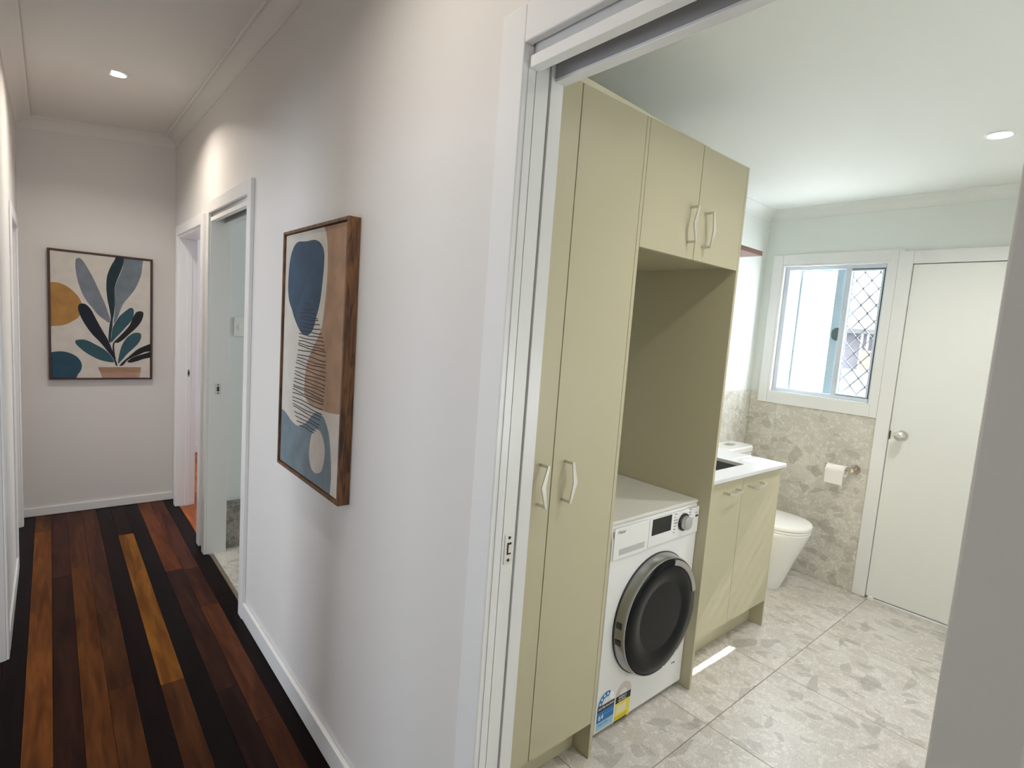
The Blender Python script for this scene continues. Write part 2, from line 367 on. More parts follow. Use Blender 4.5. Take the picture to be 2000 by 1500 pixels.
bm = bmesh.new(); prism(bm, CP, lambda p: (XL + p[0], YF - p[0], HALLZ(XL + p[0]) + p[1]), lambda p: (-p[0], YF - p[0], HALLZ(-p[0]) + p[1]))
struct('trim_3', bm, CEIL, label='curved plaster cornice across the hall end wall', smooth='auto')

# floor boards: x edges every 81 mm from -0.797
fl = struct('floor', boxes((-1.4, 0.02, -3.2, YF + 0.02, -0.06, -0.0125)), SUBF)
def board(x0, x1, y0, y1, col, par=fl, top=0.0, k=0.82):
    bm = boxes((x0 + 0.0004, x1 - 0.0004, y0 + 0.0004, y1 - 0.0004, top - 0.012, top))
    return obj('floorboard', bm, WOODF, par, color=srgb(col[0], col[1] * 0.99, col[2], k), bevel=0.0006, seg=1)
E0 = [-0.870, -0.797, -0.716, -0.635, -0.554, -0.473, -0.392, -0.311, -0.230, -0.149, -0.068, 0.012]
BOARDS = [
    [(-3.2, 0.7, (26, 13, 14)), (0.7, 4.745, (24, 12, 13))],
    [(-3.2, 2.103, (72, 40, 20)), (2.103, 4.40, (112, 66, 28)), (4.40, 4.745, (96, 58, 30))],
    [(-3.2, 1.0, (60, 30, 20)), (1.0, 3.62, (50, 27, 20)), (3.62, 4.745, (62, 33, 25))],
    [(-3.2, 1.4, (96, 58, 28)), (1.4, 3.72, (98, 58, 27)), (3.72, 4.745, (86, 50, 32))],
    [(-3.2, 2.43, (86, 52, 26)), (2.43, 3.10, (76, 47, 26)), (3.10, 4.745, (80, 48, 33))],
    [(-3.2, 0.2, (26, 12, 12)), (0.2, 4.745, (24, 11, 12))],
    [(-3.2, 2.36, (84, 50, 26)), (2.36, 4.12, (136, 88, 32)), (4.12, 4.745, (36, 18, 16))],
    [(-3.2, 4.745, (20, 11, 12))],
    [(-3.2, 2.2, (46, 26, 20)), (2.2, 3.42, (58, 34, 27)), (3.42, 4.745, (112, 62, 36))],
    [(-3.2, 1.95, (80, 46, 26)), (1.95, 2.92, (92, 54, 34)), (2.92, 3.4, (74, 42, 31)), (3.4, 4.745, (88, 50, 37))],
    [(-3.2, 3.0, (22, 10, 11)), (3.0, 4.745, (24, 11, 11))],
]
for i, segs in enumerate(BOARDS):
    for y0, y1, c in segs: board(E0[i], E0[i + 1], y0, y1, c)
for a, b in ((0.95, 1.75), (2.05, 2.865), (3.865, 4.545)):
    for i in range(3): board(-0.870 - 0.081 * (i + 1), -0.870 - 0.081 * i, a + 0.002, b - 0.002, [(34, 18, 18), (96, 54, 26), (40, 22, 20)][i])

# skirtings
def skirt(name, *bs): return struct(name, boxes(*bs), TRIM, bevel=0.004)
skirt('baseboard_right', (-0.015, 0, O1[1] + 0.0705, O2[0] - 0.0636, 0.001, 0.085), (-0.015, 0, -3.2, O1[0] - 0.0705, 0.001, 0.085))
skirt('baseboard_end', (XL, 0, YF - 0.015, YF, 0.001, 0.060))
skirt('baseboard_left', (XL, XL + 0.010, 2.935, 3.795, 0.001, 0.085), (XL, XL + 0.010, 1.818, 1.982, 0.001, 0.085), (XL, XL + 0.010, -3.2, 0.882, 0.001, 0.085))

# architraves: a mesh per side so each board of the surround can be told apart
def architrave(n, y0, y1, zh, w, x0, x1, label, top=True):
    a = thing('trim_%d' % n, (0, y0, 0), label, kind='structure')
    obj('architrave', boxes((x0, x1, y1, y1 + w, 0.001, zh + w)), TRIM, a, bevel=0.003)
    obj('architrave', boxes((x0, x1, y0 - w, y0, 0.001, zh + w)), TRIM, a, bevel=0.003)
    obj('head_board', boxes((x0, x1, y0, y1, zh, zh + w)), TRIM, a, bevel=0.003)
    return a
architrave(4, *O1, 0.0705, -0.018, 0, 'white door surround of the laundry doorway')
architrave(5, *O2, 0.0636, -0.018, 0, 'white door surround of the bathroom doorway')
architrave(6, *O3, 0.0636, -0.018, 0, 'white door surround of the bedroom doorway')
architrave(17, 0.95, 1.75, 1.885, 0.066, XL, XL + 0.0095, 'white door surround of the unseen left doorway added beside the camera')  # unseen doorway, added to let more light onto the hall wall
architrave(7, 2.05, 2.865, 1.885, 0.066, XL, XL + 0.0095, 'white door surround of the nearer left doorway')
architrave(8, 3.865, 4.545, 1.885, 0.066, XL, XL + 0.0095, 'white door surround of the farther left doorway')

# linings (jambs and split heads) of the sliding doorways
def lining(n, y0, y1, zh, label, pocket, xw):
    a = thing('trim_%d' % n, (0, y0, 0), label, kind='structure')
    zb = zh - 0.042
    for s, yy in ((1, y1), (-1, y0)):
        far = s == 1
        q0, q1 = (yy - 0.002, yy + 0.018) if far else (yy - 0.018, yy + 0.002)
        if pocket and far:
            obj('jamb', boxes((-0.004, 0.0152, q0, q1 + 0.02, 0.001, zh)), TRIM, a, bevel=0.0012)
            obj('jamb', boxes((0.0572, xw, q0, q1 + 0.02, 0.001, zh + 0.02)), TRIM, a, bevel=0.0012)
        else:
            obj('jamb', boxes((-0.004, xw, q0, q1, 0.001, zh + 0.02)), TRIM, a, bevel=0.0012)
    obj('head_lining', boxes((-0.004, 0.020, y0 + 0.003, y1 - 0.003, zb, zh - 0.020), (0.006, 0.020, y0 + 0.003, y1 - 0.003, zh - 0.020, zh + 0.029)), TRIM, a, bevel=0.0012)
    obj('head_lining', boxes((0.068, xw + 0.003, y0 + 0.003, y1 - 0.003, zb - 0.002, zh + 0.029)), TRIM, a, bevel=0.0012)
    obj('slot_shade_strip', boxes((0.0662, 0.0678, y0 + 0.003, y1 - 0.003, zb + 0.004, zh + 0.028)), mat('slot_shade_grey', (0.34, 0.34, 0.35), 0.5), a, label='dark grey strip painting the shade inside the track slot')  # grey face paints the slot's shade onto the rear head
    obj('track', boxes((0.030, 0.058, y0 + 0.003, y1 - 0.003, zh + 0.008, zh + 0.028)), GREYP, a)
    return a
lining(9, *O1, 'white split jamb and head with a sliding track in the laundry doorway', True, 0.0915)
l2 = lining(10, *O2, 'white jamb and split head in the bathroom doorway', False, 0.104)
def plate(par, y, x0, x1, z0, z1, label):
    p_ = obj('strike_plate', boxes((x0, x1, y - 0.0015, y, z0, z1)), NICKEL, par, label=label, bevel=0.0006)
    xm, zm = (x0 + x1) / 2, (z0 + z1) / 2
    obj('keep_slot', boxes((xm - 0.006, xm + 0.006, y - 0.0022, y - 0.0014, zm - 0.014, zm + 0.014)), DARKG, p_)
    for dz in (-1, 1):
        b = bmesh.new(); cyl(b, (xm, y - 0.0015, zm + dz * (z1 - z0) * 0.38), 0.004, -0.0012, 0.0, 'y', 12); obj('screw', b, DARKG, p_)
plate(l2, O2[1] - 0.002, 0.031, 0.062, 0.981, 1.046, 'brushed metal strike plate')
l3 = thing('trim_11', (0, O3[0], 0), 'white jamb lining in the bedroom doorway', kind='structure')
obj('jamb', boxes((-0.004, 0.108, O3[1] - 0.002, O3[1] + 0.018, 0.001, O3[2])), TRIM, l3, bevel=0.0012)
obj('jamb', boxes((-0.004, 0.108, O3[0] - 0.018, O3[0] + 0.002, 0.001, O3[2])), TRIM, l3, bevel=0.0012)
obj('head_lining', boxes((-0.004, 0.108, O3[0] + 0.003, O3[1] - 0.003, O3[2] - 0.018, O3[2])), TRIM, l3, bevel=0.0012)
obj('door_stop', boxes((0.045, 0.075, O3[1] - 0.014, O3[1] - 0.002, 0.001, O3[2] - 0.02)), TRIM, l3, bevel=0.001)
plate(l3, O3[1] - 0.014, 0.052, 0.068, 0.974, 1.027, 'small steel strike plate')

# the laundry's sliding leaf, pushed back into the wall
d1 = thing('door_1', (0.035, 0.8425, 0), 'white sliding door leaf pushed back into the laundry wall', kind='structure')
obj('door_leaf', boxes((0.0182, 0.0528, 0.8430, 1.62, 0.012, O1[2] - 0.012)), DOORW, d1, bevel=0.001)
lt = obj('latch_plate', boxes((0.0250, 0.0490, 0.8415, 0.8430, 0.995, 1.0605)), NICKEL, d1, label='brushed metal sliding door latch', bevel=0.0006)
obj('latch_bolt', boxes((0.0325, 0.0425, 0.8400, 0.8416, 1.016, 1.042)), DARKG, lt)
obj('latch_bolt', boxes((0.0345, 0.0425, 0.8392, 0.8402, 1.020, 1.038)), NICKEL, lt)
for dz in (1.003, 1.053):
    b = bmesh.new(); cyl(b, (0.037, 0.8415, dz), 0.0034, -0.0010, 0.0, 'y', 12); obj('screw', b, DARKG, lt)

# ------------------------------------------------------------------ setting: bathroom and bedroom glimpses, left rooms
struct('wall_bathroom', boxes((0.105, 2.4, 3.6, 3.66, -0.05, 2.6), (2.3, 2.4, 1.95, 3.6, -0.05, 2.6), (0.0915, 2.4, 1.90, 1.955, -0.05, 2.6)), mat('bathroom_paint', (0.74, 0.77, 0.765), 0.5))
struct('ceiling.001', boxes((0.0915, 2.4, 1.92, 3.62, 2.42, 2.5)), CEIL)
fb = struct('floor.001', boxes((0.02, 2.4, 1.90, 3.62, -0.06, -0.008)), GROUT)
for i in range(4):
    for j in range(3):
        obj('tile', boxes((0.036 + 0.6 * i, 0.634 + 0.6 * i, 1.96 + 0.545 * j, 2.503 + 0.545 * j, -0.008, 0.002)), TILE, fb, bevel=0.0008, seg=1)
ws = struct('baseboard_bathroom', boxes((0.105, 2.3, 3.592, 3.6, 0.0, 0.30)), GROUT)
for i in range(4): obj('tile', boxes((0.107 + 0.55 * i, 0.655 + 0.55 * i, 3.585, 3.593, 0.003, 0.307)), BTILE, ws, bevel=0.001, seg=1)
struct('wall_bedroom', boxes((0.11, 3.6, 6.2, 6.3, -0.05, 2.7), (3.5, 3.6, 3.66, 6.2, -0.05, 2.7), (0.105, 3.6, 3.66, 3.70, -0.05, 2.7)), mat('bedroom_paint', (0.72, 0.75, 0.80), 0.5))
struct('ceiling.002', boxes((0.1, 3.6, 3.62, 6.3, 2.6, 2.7)), CEIL)
skirt('baseboard_bedroom', (0.11, 3.5, 6.182, 6.2, 0.001, 0.082))
fb2 = struct('floor.002', boxes((0.02, 3.6, 3.63, 6.3, -0.06, -0.0125)), SUBF)
for i in range(14):
    y0 = O3[0] - 0.02 if i < 1 else 3.71
    board(0.014 + 0.081 * i, 0.014 + 0.081 * (i + 1), y0 if i else 3.782, 6.18 if i else 4.524, [(196, 116, 66), (182, 100, 58), (206, 128, 76)][i % 3], fb2)
obj('floorboards', boxes((0.014 + 0.081 * 14, 3.5, 3.71, 6.18, -0.012, 0.0)), mat('plain_hardwood', srgb(190, 112, 64), 0.35), fb2, kind='stuff')
struct('wall_study', boxes((-3.6, XL - 0.11, 0.7, 0.8, -0.05, 2.7), (-3.6, XL - 0.11, 3.42, 3.50, -0.05, 2.7), (-3.6, XL - 0.11, 6.0, 6.1, -0.05, 2.7), (-3.7, -3.6, 0.7, 6.1, -0.05, 2.7)), WALL)
struct('wall_front_room', boxes((-1.0, XL - 0.11, YF, 6.1, -0.05, 2.7)), WALL)
struct('ceiling.003', boxes((-3.7, XL - 0.05, 0.7, 6.1, 2.72, 2.8)), CEIL)
struct('floor.003', boxes((-3.7, -1.113, 0.7, 6.1, -0.06, -0.002)), mat('plain_dark_boards', srgb(96, 58, 34), 0.4))

# ------------------------------------------------------------------ setting: laundry
XW, YB, ZCL = 3.140, 1.850, 2.425
struct('wall_cabinet', boxes((WX, XW, YB, YB + 0.05, -0.05, 2.5)), WALLL)
struct('wall_near', boxes((WX, XW + 0.1, -0.85, -0.75, -0.05, 2.5)), WALLL)
wy0, wy1, wz0, wz1 = 1.7203, 1.0875, 1.1854, 2.0603
struct('wall_window', boxes((XW, XW + 0.10, wy0, YB + 0.05, -0.05, 2.5), (XW, XW + 0.10, 0.974, wy1, -0.05, 2.5), (XW, XW + 0.10, wy1, wy0, -0.05, wz0), (XW, XW + 0.10, wy1, wy0, wz1, 2.5),
    (XW, XW + 0.10, 0.16, 0.974, 2.0394, 2.5), (XW, XW + 0.10, -0.85, 0.16, -0.05, 2.5)), WALLL)
struct('ceiling.004', boxes((WX, XW + 0.1, -0.85, YB + 0.05, ZCL, 2.5)), CEILL)
CQ = cove_profile(0.070, 0.063)
bm = bmesh.new(); prism(bm, CQ, lambda p: (XW - p[0], -0.75, ZCL + p[1]), lambda p: (XW - p[0], YB - p[0], ZCL + p[1])); struct('trim_12', bm, CEILL, label='curved cornice above the laundry window wall', smooth='auto')
bm = bmesh.new(); prism(bm, CQ, lambda p: (WX, YB - p[0], ZCL + p[1]), lambda p: (XW - p[0], YB - p[0], ZCL + p[1])); struct('trim_13', bm, CEILL, label='curved cornice above the laundry cabinet wall', smooth='auto')
lf = struct('floor.004', boxes((0.02, XW + 0.08, -0.80, YB + 0.02, -0.06, -0.0015)), GROUT)
GX = [0.0515, 0.6505, 1.2512, 1.8545, 2.4520, 3.0520, 3.2000]; GY = [-0.79, -0.2437, 0.3563, 0.9563, 1.5563, 1.868]
for i in range(6):
    for j in range(5):
        x0 = 0.022 if i == 0 else GX[i]
        obj('tile', boxes((x0 + 0.0013, GX[i + 1] - 0.0013, GY[j] + 0.0016, GY[j + 1] - 0.0016, -0.008, 0.0)), TILE, lf, bevel=0.0007, seg=1)
# wainscot tiling
ZT = 1.1793
wt = struct('trim_14', boxes((XW - 0.006, XW - 0.001, 1.0476, YB - 0.006, 0.0, ZT - 0.002)), GROUT, label='stone-look tiling below the laundry window')
obj('tile', boxes((XW - 0.010, XW - 0.005, 1.0480, 1.6494, 0.001, 0.5996)), WTILE, wt, bevel=0.0004, seg=1)
obj('tile', boxes((XW - 0.010, XW - 0.005, 1.0480, 1.6494, 0.6004, 1.1137)), WTILE, wt, bevel=0.0004, seg=1)
obj('tile', boxes((XW - 0.010, XW - 0.005, 1.6502, YB - 0.0105, 0.001, 0.5996)), WTILE, wt, bevel=0.0004, seg=1)
obj('tile', boxes((XW - 0.010, XW - 0.005, 1.6502, YB - 0.0105, 0.6004, 1.1130), (XW - 0.010, XW - 0.005, 1.7850, YB - 0.0105, 1.1130, ZT)), WTILE, wt, bevel=0.0004, seg=1)
wt2 = struct('trim_15', boxes((2.2, XW - 0.010, YB - 0.006, YB - 0.001, 0.0, ZT - 0.002)), GROUT, label='stone-look tiling behind the toilet')
for a, b in ((1.40, 1.9996), (2.0004, 2.5996), (2.6004, XW - 0.0105)):
    for c_, d_ in ((0.001, 0.5996), (0.6004, ZT)):
        if a < 2.2 and c_ < 0.5: continue
        obj('tile', boxes((a, b, YB - 0.010, YB - 0.005, max(c_, 0.905 if a < 2.2 else 0), d_)), WTILE, wt2, bevel=0.0004, seg=1)

# traced outlines of the two prints, in metres on their canvases
ART1= {'blue': [(2.0109, 1.7486), (1.9625, 1.7459), (1.916, 1.7442), (1.8777, 1.7448), (1.8464, 1.7425), (1.8154, 1.7347), (1.7905, 1.722), (1.7724, 1.7035), (1.7662, 1.6814), (1.7671, 1.6489), (1.7717, 1.6184), (1.7775, 1.5877), (1.7836, 1.559), (1.793, 1.5322), (1.8057, 1.5073), (1.8189, 1.4866), (1.832, 1.4611), (1.849, 1.4419), (1.8702, 1.4291), (1.8989, 1.4224), (1.9324, 1.4233), (1.9677, 1.4334), (1.9976, 1.4515), (2.0365, 1.482), (2.061, 1.5087), (2.0895, 1.5332), (2.1032, 1.5583), (2.11, 1.591), (2.1094, 1.6262), (2.1039, 1.666), (2.093, 1.6953), (2.0765, 1.7191), (2.0492, 1.7393)], 'brown': [(1.7857, 1.7933), (1.7756, 1.7794), (1.7595, 1.7608), (1.745, 1.7275), (1.738, 1.6843), (1.7355, 1.6413), (1.737, 1.5982), (1.7424, 1.5548), (1.7501, 1.5153), (1.7581, 1.4775), (1.7677, 1.4549), (1.7917, 1.4245), (1.82, 1.3999), (1.849, 1.3747), (1.8754, 1.3467), (1.8925, 1.319), (1.9022, 1.2941), (1.9059, 1.2696), (1.9068, 1.2575), (1.9079, 1.2332), (1.9028, 1.2146), (1.8777, 1.1965), (1.8378, 1.1884), (1.7871, 1.1847), (1.7328, 1.1844), (1.6756, 1.1871), (1.6267, 1.1915), (1.5649, 1.2003), (1.4973, 1.2118), (1.4866, 1.5655), (1.5077, 1.7739)], 'grey': [(2.2348, 1.1112), (2.1594, 1.1221), (2.1311, 1.1253), (2.0946, 1.1194), (2.0625, 1.1092), (2.0312, 1.0992), (1.9972, 1.0939), (1.9645, 1.0924), (1.9298, 1.1001), (1.8966, 1.1123), (1.8708, 1.1231), (1.8461, 1.1395), (1.8219, 1.1555), (1.7948, 1.1683), (1.7614, 1.1716), (1.725, 1.1642), (1.7001, 1.1472), (1.681, 1.1262), (1.6671, 1.1), (1.6574, 1.0687), (1.6509, 1.0367), (1.6498, 1.037), (1.6467, 1.0043), (1.6445, 0.9825), (1.6468, 0.9483), (1.6474, 0.9256), (1.6448, 0.8992), (1.9101, 0.85), (2.227, 0.8719)], 'oval': [(1.7773, 1.1144), (1.7468, 1.1134), (1.7213, 1.0956), (1.7042, 1.0696), (1.7016, 1.0429), (1.71, 1.009), (1.7281, 0.9814), (1.7542, 0.969), (1.7879, 0.9639), (1.8174, 0.9732), (1.8359, 0.9976), (1.8401, 1.028), (1.8326, 1.0656), (1.8191, 1.0922), (1.8015, 1.1074)], 'lines': [[(1.9257, 1.5316), (1.8732, 1.5288)], [(1.9543, 1.5121), (1.8399, 1.5111)], [(1.9705, 1.5005), (1.82, 1.4979)], [(1.9691, 1.4861), (1.8034, 1.4837)], [(1.9754, 1.4779), (1.7965, 1.475)], [(1.9704, 1.4624), (1.7832, 1.462)], [(1.9728, 1.4502), (1.7729, 1.4468)], [(1.968, 1.4359), (1.7598, 1.4341)], [(1.9774, 1.4244), (1.7498, 1.4214)], [(1.9763, 1.4123), (1.7427, 1.4085)], [(1.9786, 1.3992), (1.7387, 1.3966)], [(1.9813, 1.3907), (1.7317, 1.3839)], [(1.9806, 1.3827), (1.7251, 1.3751)], [(1.9841, 1.3665), (1.7242, 1.3663)], [(1.9882, 1.3502), (1.7225, 1.3481)], [(1.9907, 1.3384), (1.721, 1.3334)], [(1.9947, 1.3267), (1.7218, 1.3238)], [(1.9995, 1.317), (1.7187, 1.3097)], [(2.0054, 1.3023), (1.7193, 1.2974)], [(2.0076, 1.2868), (1.718, 1.2842)], [(2.0103, 1.276), (1.7176, 1.2687)], [(2.0126, 1.262), (1.7195, 1.2584)], [(2.0188, 1.2494), (1.7213, 1.2469)], [(2.0213, 1.2365), (1.7258, 1.2333)], [(2.0208, 1.2308), (1.7247, 1.2218)], [(2.0234, 1.219), (1.7268, 1.2136)], [(2.0246, 1.207), (1.7261, 1.2058)], [(2.026, 1.19), (1.7331, 1.1877)], [(2.022, 1.1787), (1.7376, 1.1722)], [(2.0186, 1.1657), (1.7423, 1.16)], [(2.0155, 1.1568), (1.7502, 1.1483)], [(2.0036, 1.1397), (1.7548, 1.1344)], [(1.9906, 1.1254), (1.7628, 1.123)], [(1.9734, 1.1121), (1.7828, 1.1075)], [(1.9403, 1.1001), (1.7975, 1.0983)]]}
ART2= [('ochre', [(-0.744, 1.5725), (-0.7075, 1.5765), (-0.6765, 1.5799), (-0.6468, 1.5735), (-0.6168, 1.5573), (-0.5895, 1.5328), (-0.5682, 1.5075), (-0.5529, 1.4814), (-0.5437, 1.4546), (-0.5408, 1.4271), (-0.5441, 1.3991), (-0.56, 1.3584), (-0.585, 1.335), (-0.6159, 1.3114), (-0.6495, 1.2976), (-0.6796, 1.2927), (-0.7079, 1.2903), (-0.7476, 1.2881)]), ('slate', [(-0.5725, 1.7408), (-0.5632, 1.7517), (-0.5509, 1.7534), (-0.5386, 1.7414), (-0.5201, 1.7127), (-0.4984, 1.6683), (-0.4765, 1.6195), (-0.4576, 1.5698), (-0.4417, 1.5274), (-0.4257, 1.4847), (-0.4095, 1.4376), (-0.3966, 1.3898), (-0.3884, 1.3618), (-0.3935, 1.3309), (-0.4131, 1.3439), (-0.4359, 1.3627), (-0.4617, 1.3892), (-0.4839, 1.4236), (-0.5154, 1.4689), (-0.5401, 1.522), (-0.5553, 1.5715), (-0.5673, 1.6249), (-0.5736, 1.6786), (-0.5749, 1.7134)]), ('steel', [(-0.311, 1.8124), (-0.2036, 1.8275), (-0.2027, 1.7494), (-0.2102, 1.6824), (-0.2275, 1.6225), (-0.2516, 1.5662), (-0.2824, 1.5179), (-0.313, 1.4699), (-0.3299, 1.4234), (-0.3434, 1.3772), (-0.3602, 1.335), (-0.3686, 1.3304), (-0.3669, 1.3592), (-0.3617, 1.4128), (-0.3626, 1.4739), (-0.3631, 1.5349), (-0.358, 1.5841), (-0.3463, 1.63), (-0.3296, 1.6765), (-0.3161, 1.7268), (-0.3111, 1.7639)]), ('navy', [(-0.346, 1.8075), (-0.3127, 1.8122), (-0.3111, 1.7639), (-0.3178, 1.7266), (-0.3329, 1.6761), (-0.3497, 1.6255), (-0.3597, 1.5839), (-0.3631, 1.543), (-0.3626, 1.4943), (-0.3627, 1.4413), (-0.3668, 1.3919), (-0.3735, 1.3506), (-0.3753, 1.3095), (-0.3821, 1.2557), (-0.3866, 1.1938), (-0.3971, 1.2057), (-0.397, 1.255), (-0.3918, 1.3167), (-0.3851, 1.3662), (-0.3931, 1.4307), (-0.4028, 1.4907), (-0.4085, 1.5507), (-0.409, 1.5949), (-0.4056, 1.6434), (-0.3956, 1.6847), (-0.3791, 1.7308), (-0.361, 1.7693)]), ('night', [(-0.5594, 1.4414), (-0.5531, 1.4479), (-0.5406, 1.4529), (-0.5218, 1.4485), (-0.503, 1.4301), (-0.4872, 1.4034), (-0.4778, 1.38), (-0.4523, 1.3212), (-0.4265, 1.2658), (-0.407, 1.2258), (-0.3939, 1.1935), (-0.3807, 1.1527), (-0.3708, 1.1199), (-0.3641, 1.0909), (-0.3541, 1.062), (-0.3474, 1.0328), (-0.3575, 1.0348), (-0.3675, 1.0701), (-0.3842, 1.103), (-0.4138, 1.1476), (-0.4464, 1.1956), (-0.4849, 1.2426), (-0.5165, 1.2933), (-0.5414, 1.3437), (-0.5567, 1.3863), (-0.5627, 1.4175)]), ('teal', [(-0.279, 1.4397), (-0.2619, 1.4431), (-0.2522, 1.4251), (-0.2549, 1.3874), (-0.2687, 1.349), (-0.2961, 1.3099), (-0.3268, 1.2667), (-0.3571, 1.228), (-0.3839, 1.1939), (-0.3805, 1.2435), (-0.3753, 1.293), (-0.3603, 1.3309), (-0.3367, 1.3776), (-0.3063, 1.4128)]), ('black', [(-0.2307, 1.4205), (-0.2098, 1.4241), (-0.1957, 1.4147), (-0.1991, 1.3786), (-0.2166, 1.3354), (-0.2445, 1.296), (-0.279, 1.2565), (-0.3132, 1.2174), (-0.3437, 1.1933), (-0.3639, 1.1884), (-0.364, 1.1283), (-0.3574, 1.0786), (-0.3642, 1.0701), (-0.3741, 1.1281), (-0.3746, 1.1736), (-0.3672, 1.1987), (-0.3369, 1.2372), (-0.3064, 1.276), (-0.2756, 1.3235), (-0.2584, 1.3747), (-0.2446, 1.4048)]), ('teal', [(-0.2514, 1.2662), (-0.2235, 1.2697), (-0.2094, 1.2598), (-0.2111, 1.2259), (-0.2269, 1.1914), (-0.2583, 1.1523), (-0.2894, 1.1177), (-0.3134, 1.0836), (-0.3372, 1.0518), (-0.3447, 1.0537), (-0.3388, 1.0998), (-0.3303, 1.1459), (-0.3133, 1.1966), (-0.2859, 1.2395)]), ('teal', [(-0.58, 1.1904), (-0.5737, 1.2026), (-0.5423, 1.2087), (-0.5107, 1.2012), (-0.4724, 1.1783), (-0.4303, 1.1512), (-0.3974, 1.1192), (-0.3775, 1.0865), (-0.3676, 1.0555), (-0.4076, 1.0591), (-0.447, 1.0708), (-0.4858, 1.0925), (-0.524, 1.12), (-0.5553, 1.1513), (-0.5739, 1.1747)]), ('black', [(-0.1199, 1.2039), (-0.1542, 1.1919), (-0.1881, 1.1758), (-0.2268, 1.1532), (-0.2582, 1.1227), (-0.2859, 1.0925), (-0.3134, 1.0626), (-0.3339, 1.035), (-0.3305, 1.0296), (-0.3134, 1.0374), (-0.2894, 1.0714), (-0.2582, 1.0931), (-0.2162, 1.1153), (-0.1808, 1.1333), (-0.1197, 1.1479)]), ('black', [(-0.1197, 1.1435), (-0.154, 1.134), (-0.195, 1.1179), (-0.2373, 1.102), (-0.2686, 1.0844), (-0.2859, 1.0672), (-0.2894, 1.0566), (-0.2652, 1.0549), (-0.2302, 1.066), (-0.1949, 1.0816), (-0.1195, 1.1046)]), ('deepteal', [(-0.7409, 1.1163), (-0.7069, 1.1172), (-0.6724, 1.124), (-0.636, 1.123), (-0.5992, 1.1101), (-0.5683, 1.0867), (-0.5497, 1.0549), (-0.5452, 1.0266), (-0.5501, 0.9983), (-0.5661, 0.9699), (-0.5945, 0.9336), (-0.7431, 0.9346)])]
POT= [(-0.457, 1.0193), (-0.209, 1.0214), (-0.2125, 0.9828), (-0.4441, 0.9823)], [(-0.4441, 0.9823), (-0.2125, 0.9828), (-0.2265, 0.9185), (-0.4262, 0.9201)]

# ------------------------------------------------------------------ laundry window
w1 = thing('window_1', (XW, 1.40, wz0), 'white sliding window with frosted and clear panes above the tiling', kind='structure')
XA = XW - 0.018
obj('architrave', boxes((XA, XW, wy0, 1.7845, 1.1137, 2.1286)), TRIM, w1, bevel=0.003)
obj('architrave', boxes((XA, XW, 1.0480, wy1, 1.1137, 2.1140), (XA, XW, 1.0246, wy1, 2.1140, 2.1286)), TRIM, w1)
obj('architrave', boxes((XA, XW, wy1, wy0, wz1, 2.1286)), TRIM, w1, bevel=0.003)
obj('architrave', boxes((XA, XW, wy1, wy0, 1.1137, wz0)), TRIM, w1, bevel=0.003)
rv = obj('reveal', boxes((XW - 0.016, XW + 0.10, wy0 - 0.014, wy0, wz0, wz1), (XW - 0.016, XW + 0.10, wy1, wy1 + 0.012, wz0, wz1), (XW - 0.016, XW + 0.10, wy1 + 0.012, wy0 - 0.014, wz1 - 0.012, wz1), (XW - 0.016, XW + 0.10, wy1 + 0.012, wy0 - 0.014, wz0, wz0 + 0.012)), TRIM, w1, bevel=0.001)
fx0, fx1 = XW + 0.012, XW + 0.075
ya, yb, za, zb = wy0 - 0.014, wy1 + 0.012, wz0 + 0.012, wz1 - 0.012
obj('frame', boxes((fx0, fx1, ya - 0.030, ya, za, zb), (fx0, fx1, yb, yb + 0.014, za, zb), (fx0, fx1, yb + 0.014, ya - 0.030, zb - 0.024, zb), (fx0, fx1, yb + 0.014, ya - 0.030, za, za + 0.024)), ALUW, w1, bevel=0.002)
z0_, z1_ = za + 0.024, zb - 0.024
s1 = obj('fixed_sash', boxes((fx0 + 0.032, fx0 + 0.052, 1.600, 1.616, z0_, z1_), (fx0 + 0.032, fx0 + 0.052, 1.336, 1.390, z0_, z1_), (fx0 + 0.032, fx0 + 0.052, 1.390, 1.600, z1_ - 0.006, z1_), (fx0 + 0.032, fx0 + 0.052, 1.390, 1.600, z0_, z0_ + 0.006)), ALU, w1, label='pale blue-grey sash frame', bevel=0.0015)
obj('pane', boxes((fx0 + 0.040, fx0 + 0.044, 1.390, 1.600, z0_ + 0.006, z1_ - 0.006)), FROST, s1, label='frosted pane')
obj('pane', boxes((fx0 + 0.040, fx0 + 0.044, 1.616, ya - 0.030, z0_, z1_)), FROST, w1, label='narrow frosted pane')
s2 = obj('sliding_sash', boxes((fx0 + 0.004, fx0 + 0.028, 1.298, 1.332, z0_, z1_), (fx0 + 0.004, fx0 + 0.028, yb + 0.014, yb + 0.032, z0_, z1_), (fx0 + 0.004, fx0 + 0.028, yb + 0.032, 1.298, z1_ - 0.014, z1_), (fx0 + 0.004, fx0 + 0.028, yb + 0.032, 1.298, z0_, z0_ + 0.010)), ALUW, w1, bevel=0.0015)
obj('pane', boxes((fx0 + 0.014, fx0 + 0.018, yb + 0.032, 1.298, z0_ + 0.010, z1_ - 0.014)), CLEAR, s2, label='clear pane')
obj('seal', boxes((fx0 + 0.0015, fx0 + 0.0045, yb + 0.0145, 1.298, z1_ - 0.0045, z1_ - 0.0005), (fx0 + 0.0015, fx0 + 0.0045, yb + 0.0145, yb + 0.0195, z0_ + 0.003, z1_ - 0.0045), (fx0 + 0.0015, fx0 + 0.0045, yb + 0.0145, 1.298, z0_, z0_ + 0.003)), SEAL, s2)
bm = bmesh.new()
prism(bm, [(1.332, 1.568), (1.352, 1.570), (1.368, 1.584), (1.372, 1.61), (1.368, 1.636), (1.352, 1.650), (1.332, 1.652)], lambda p: (fx0 + 0.003, *p), lambda p: (fx0 + 0.026, *p))
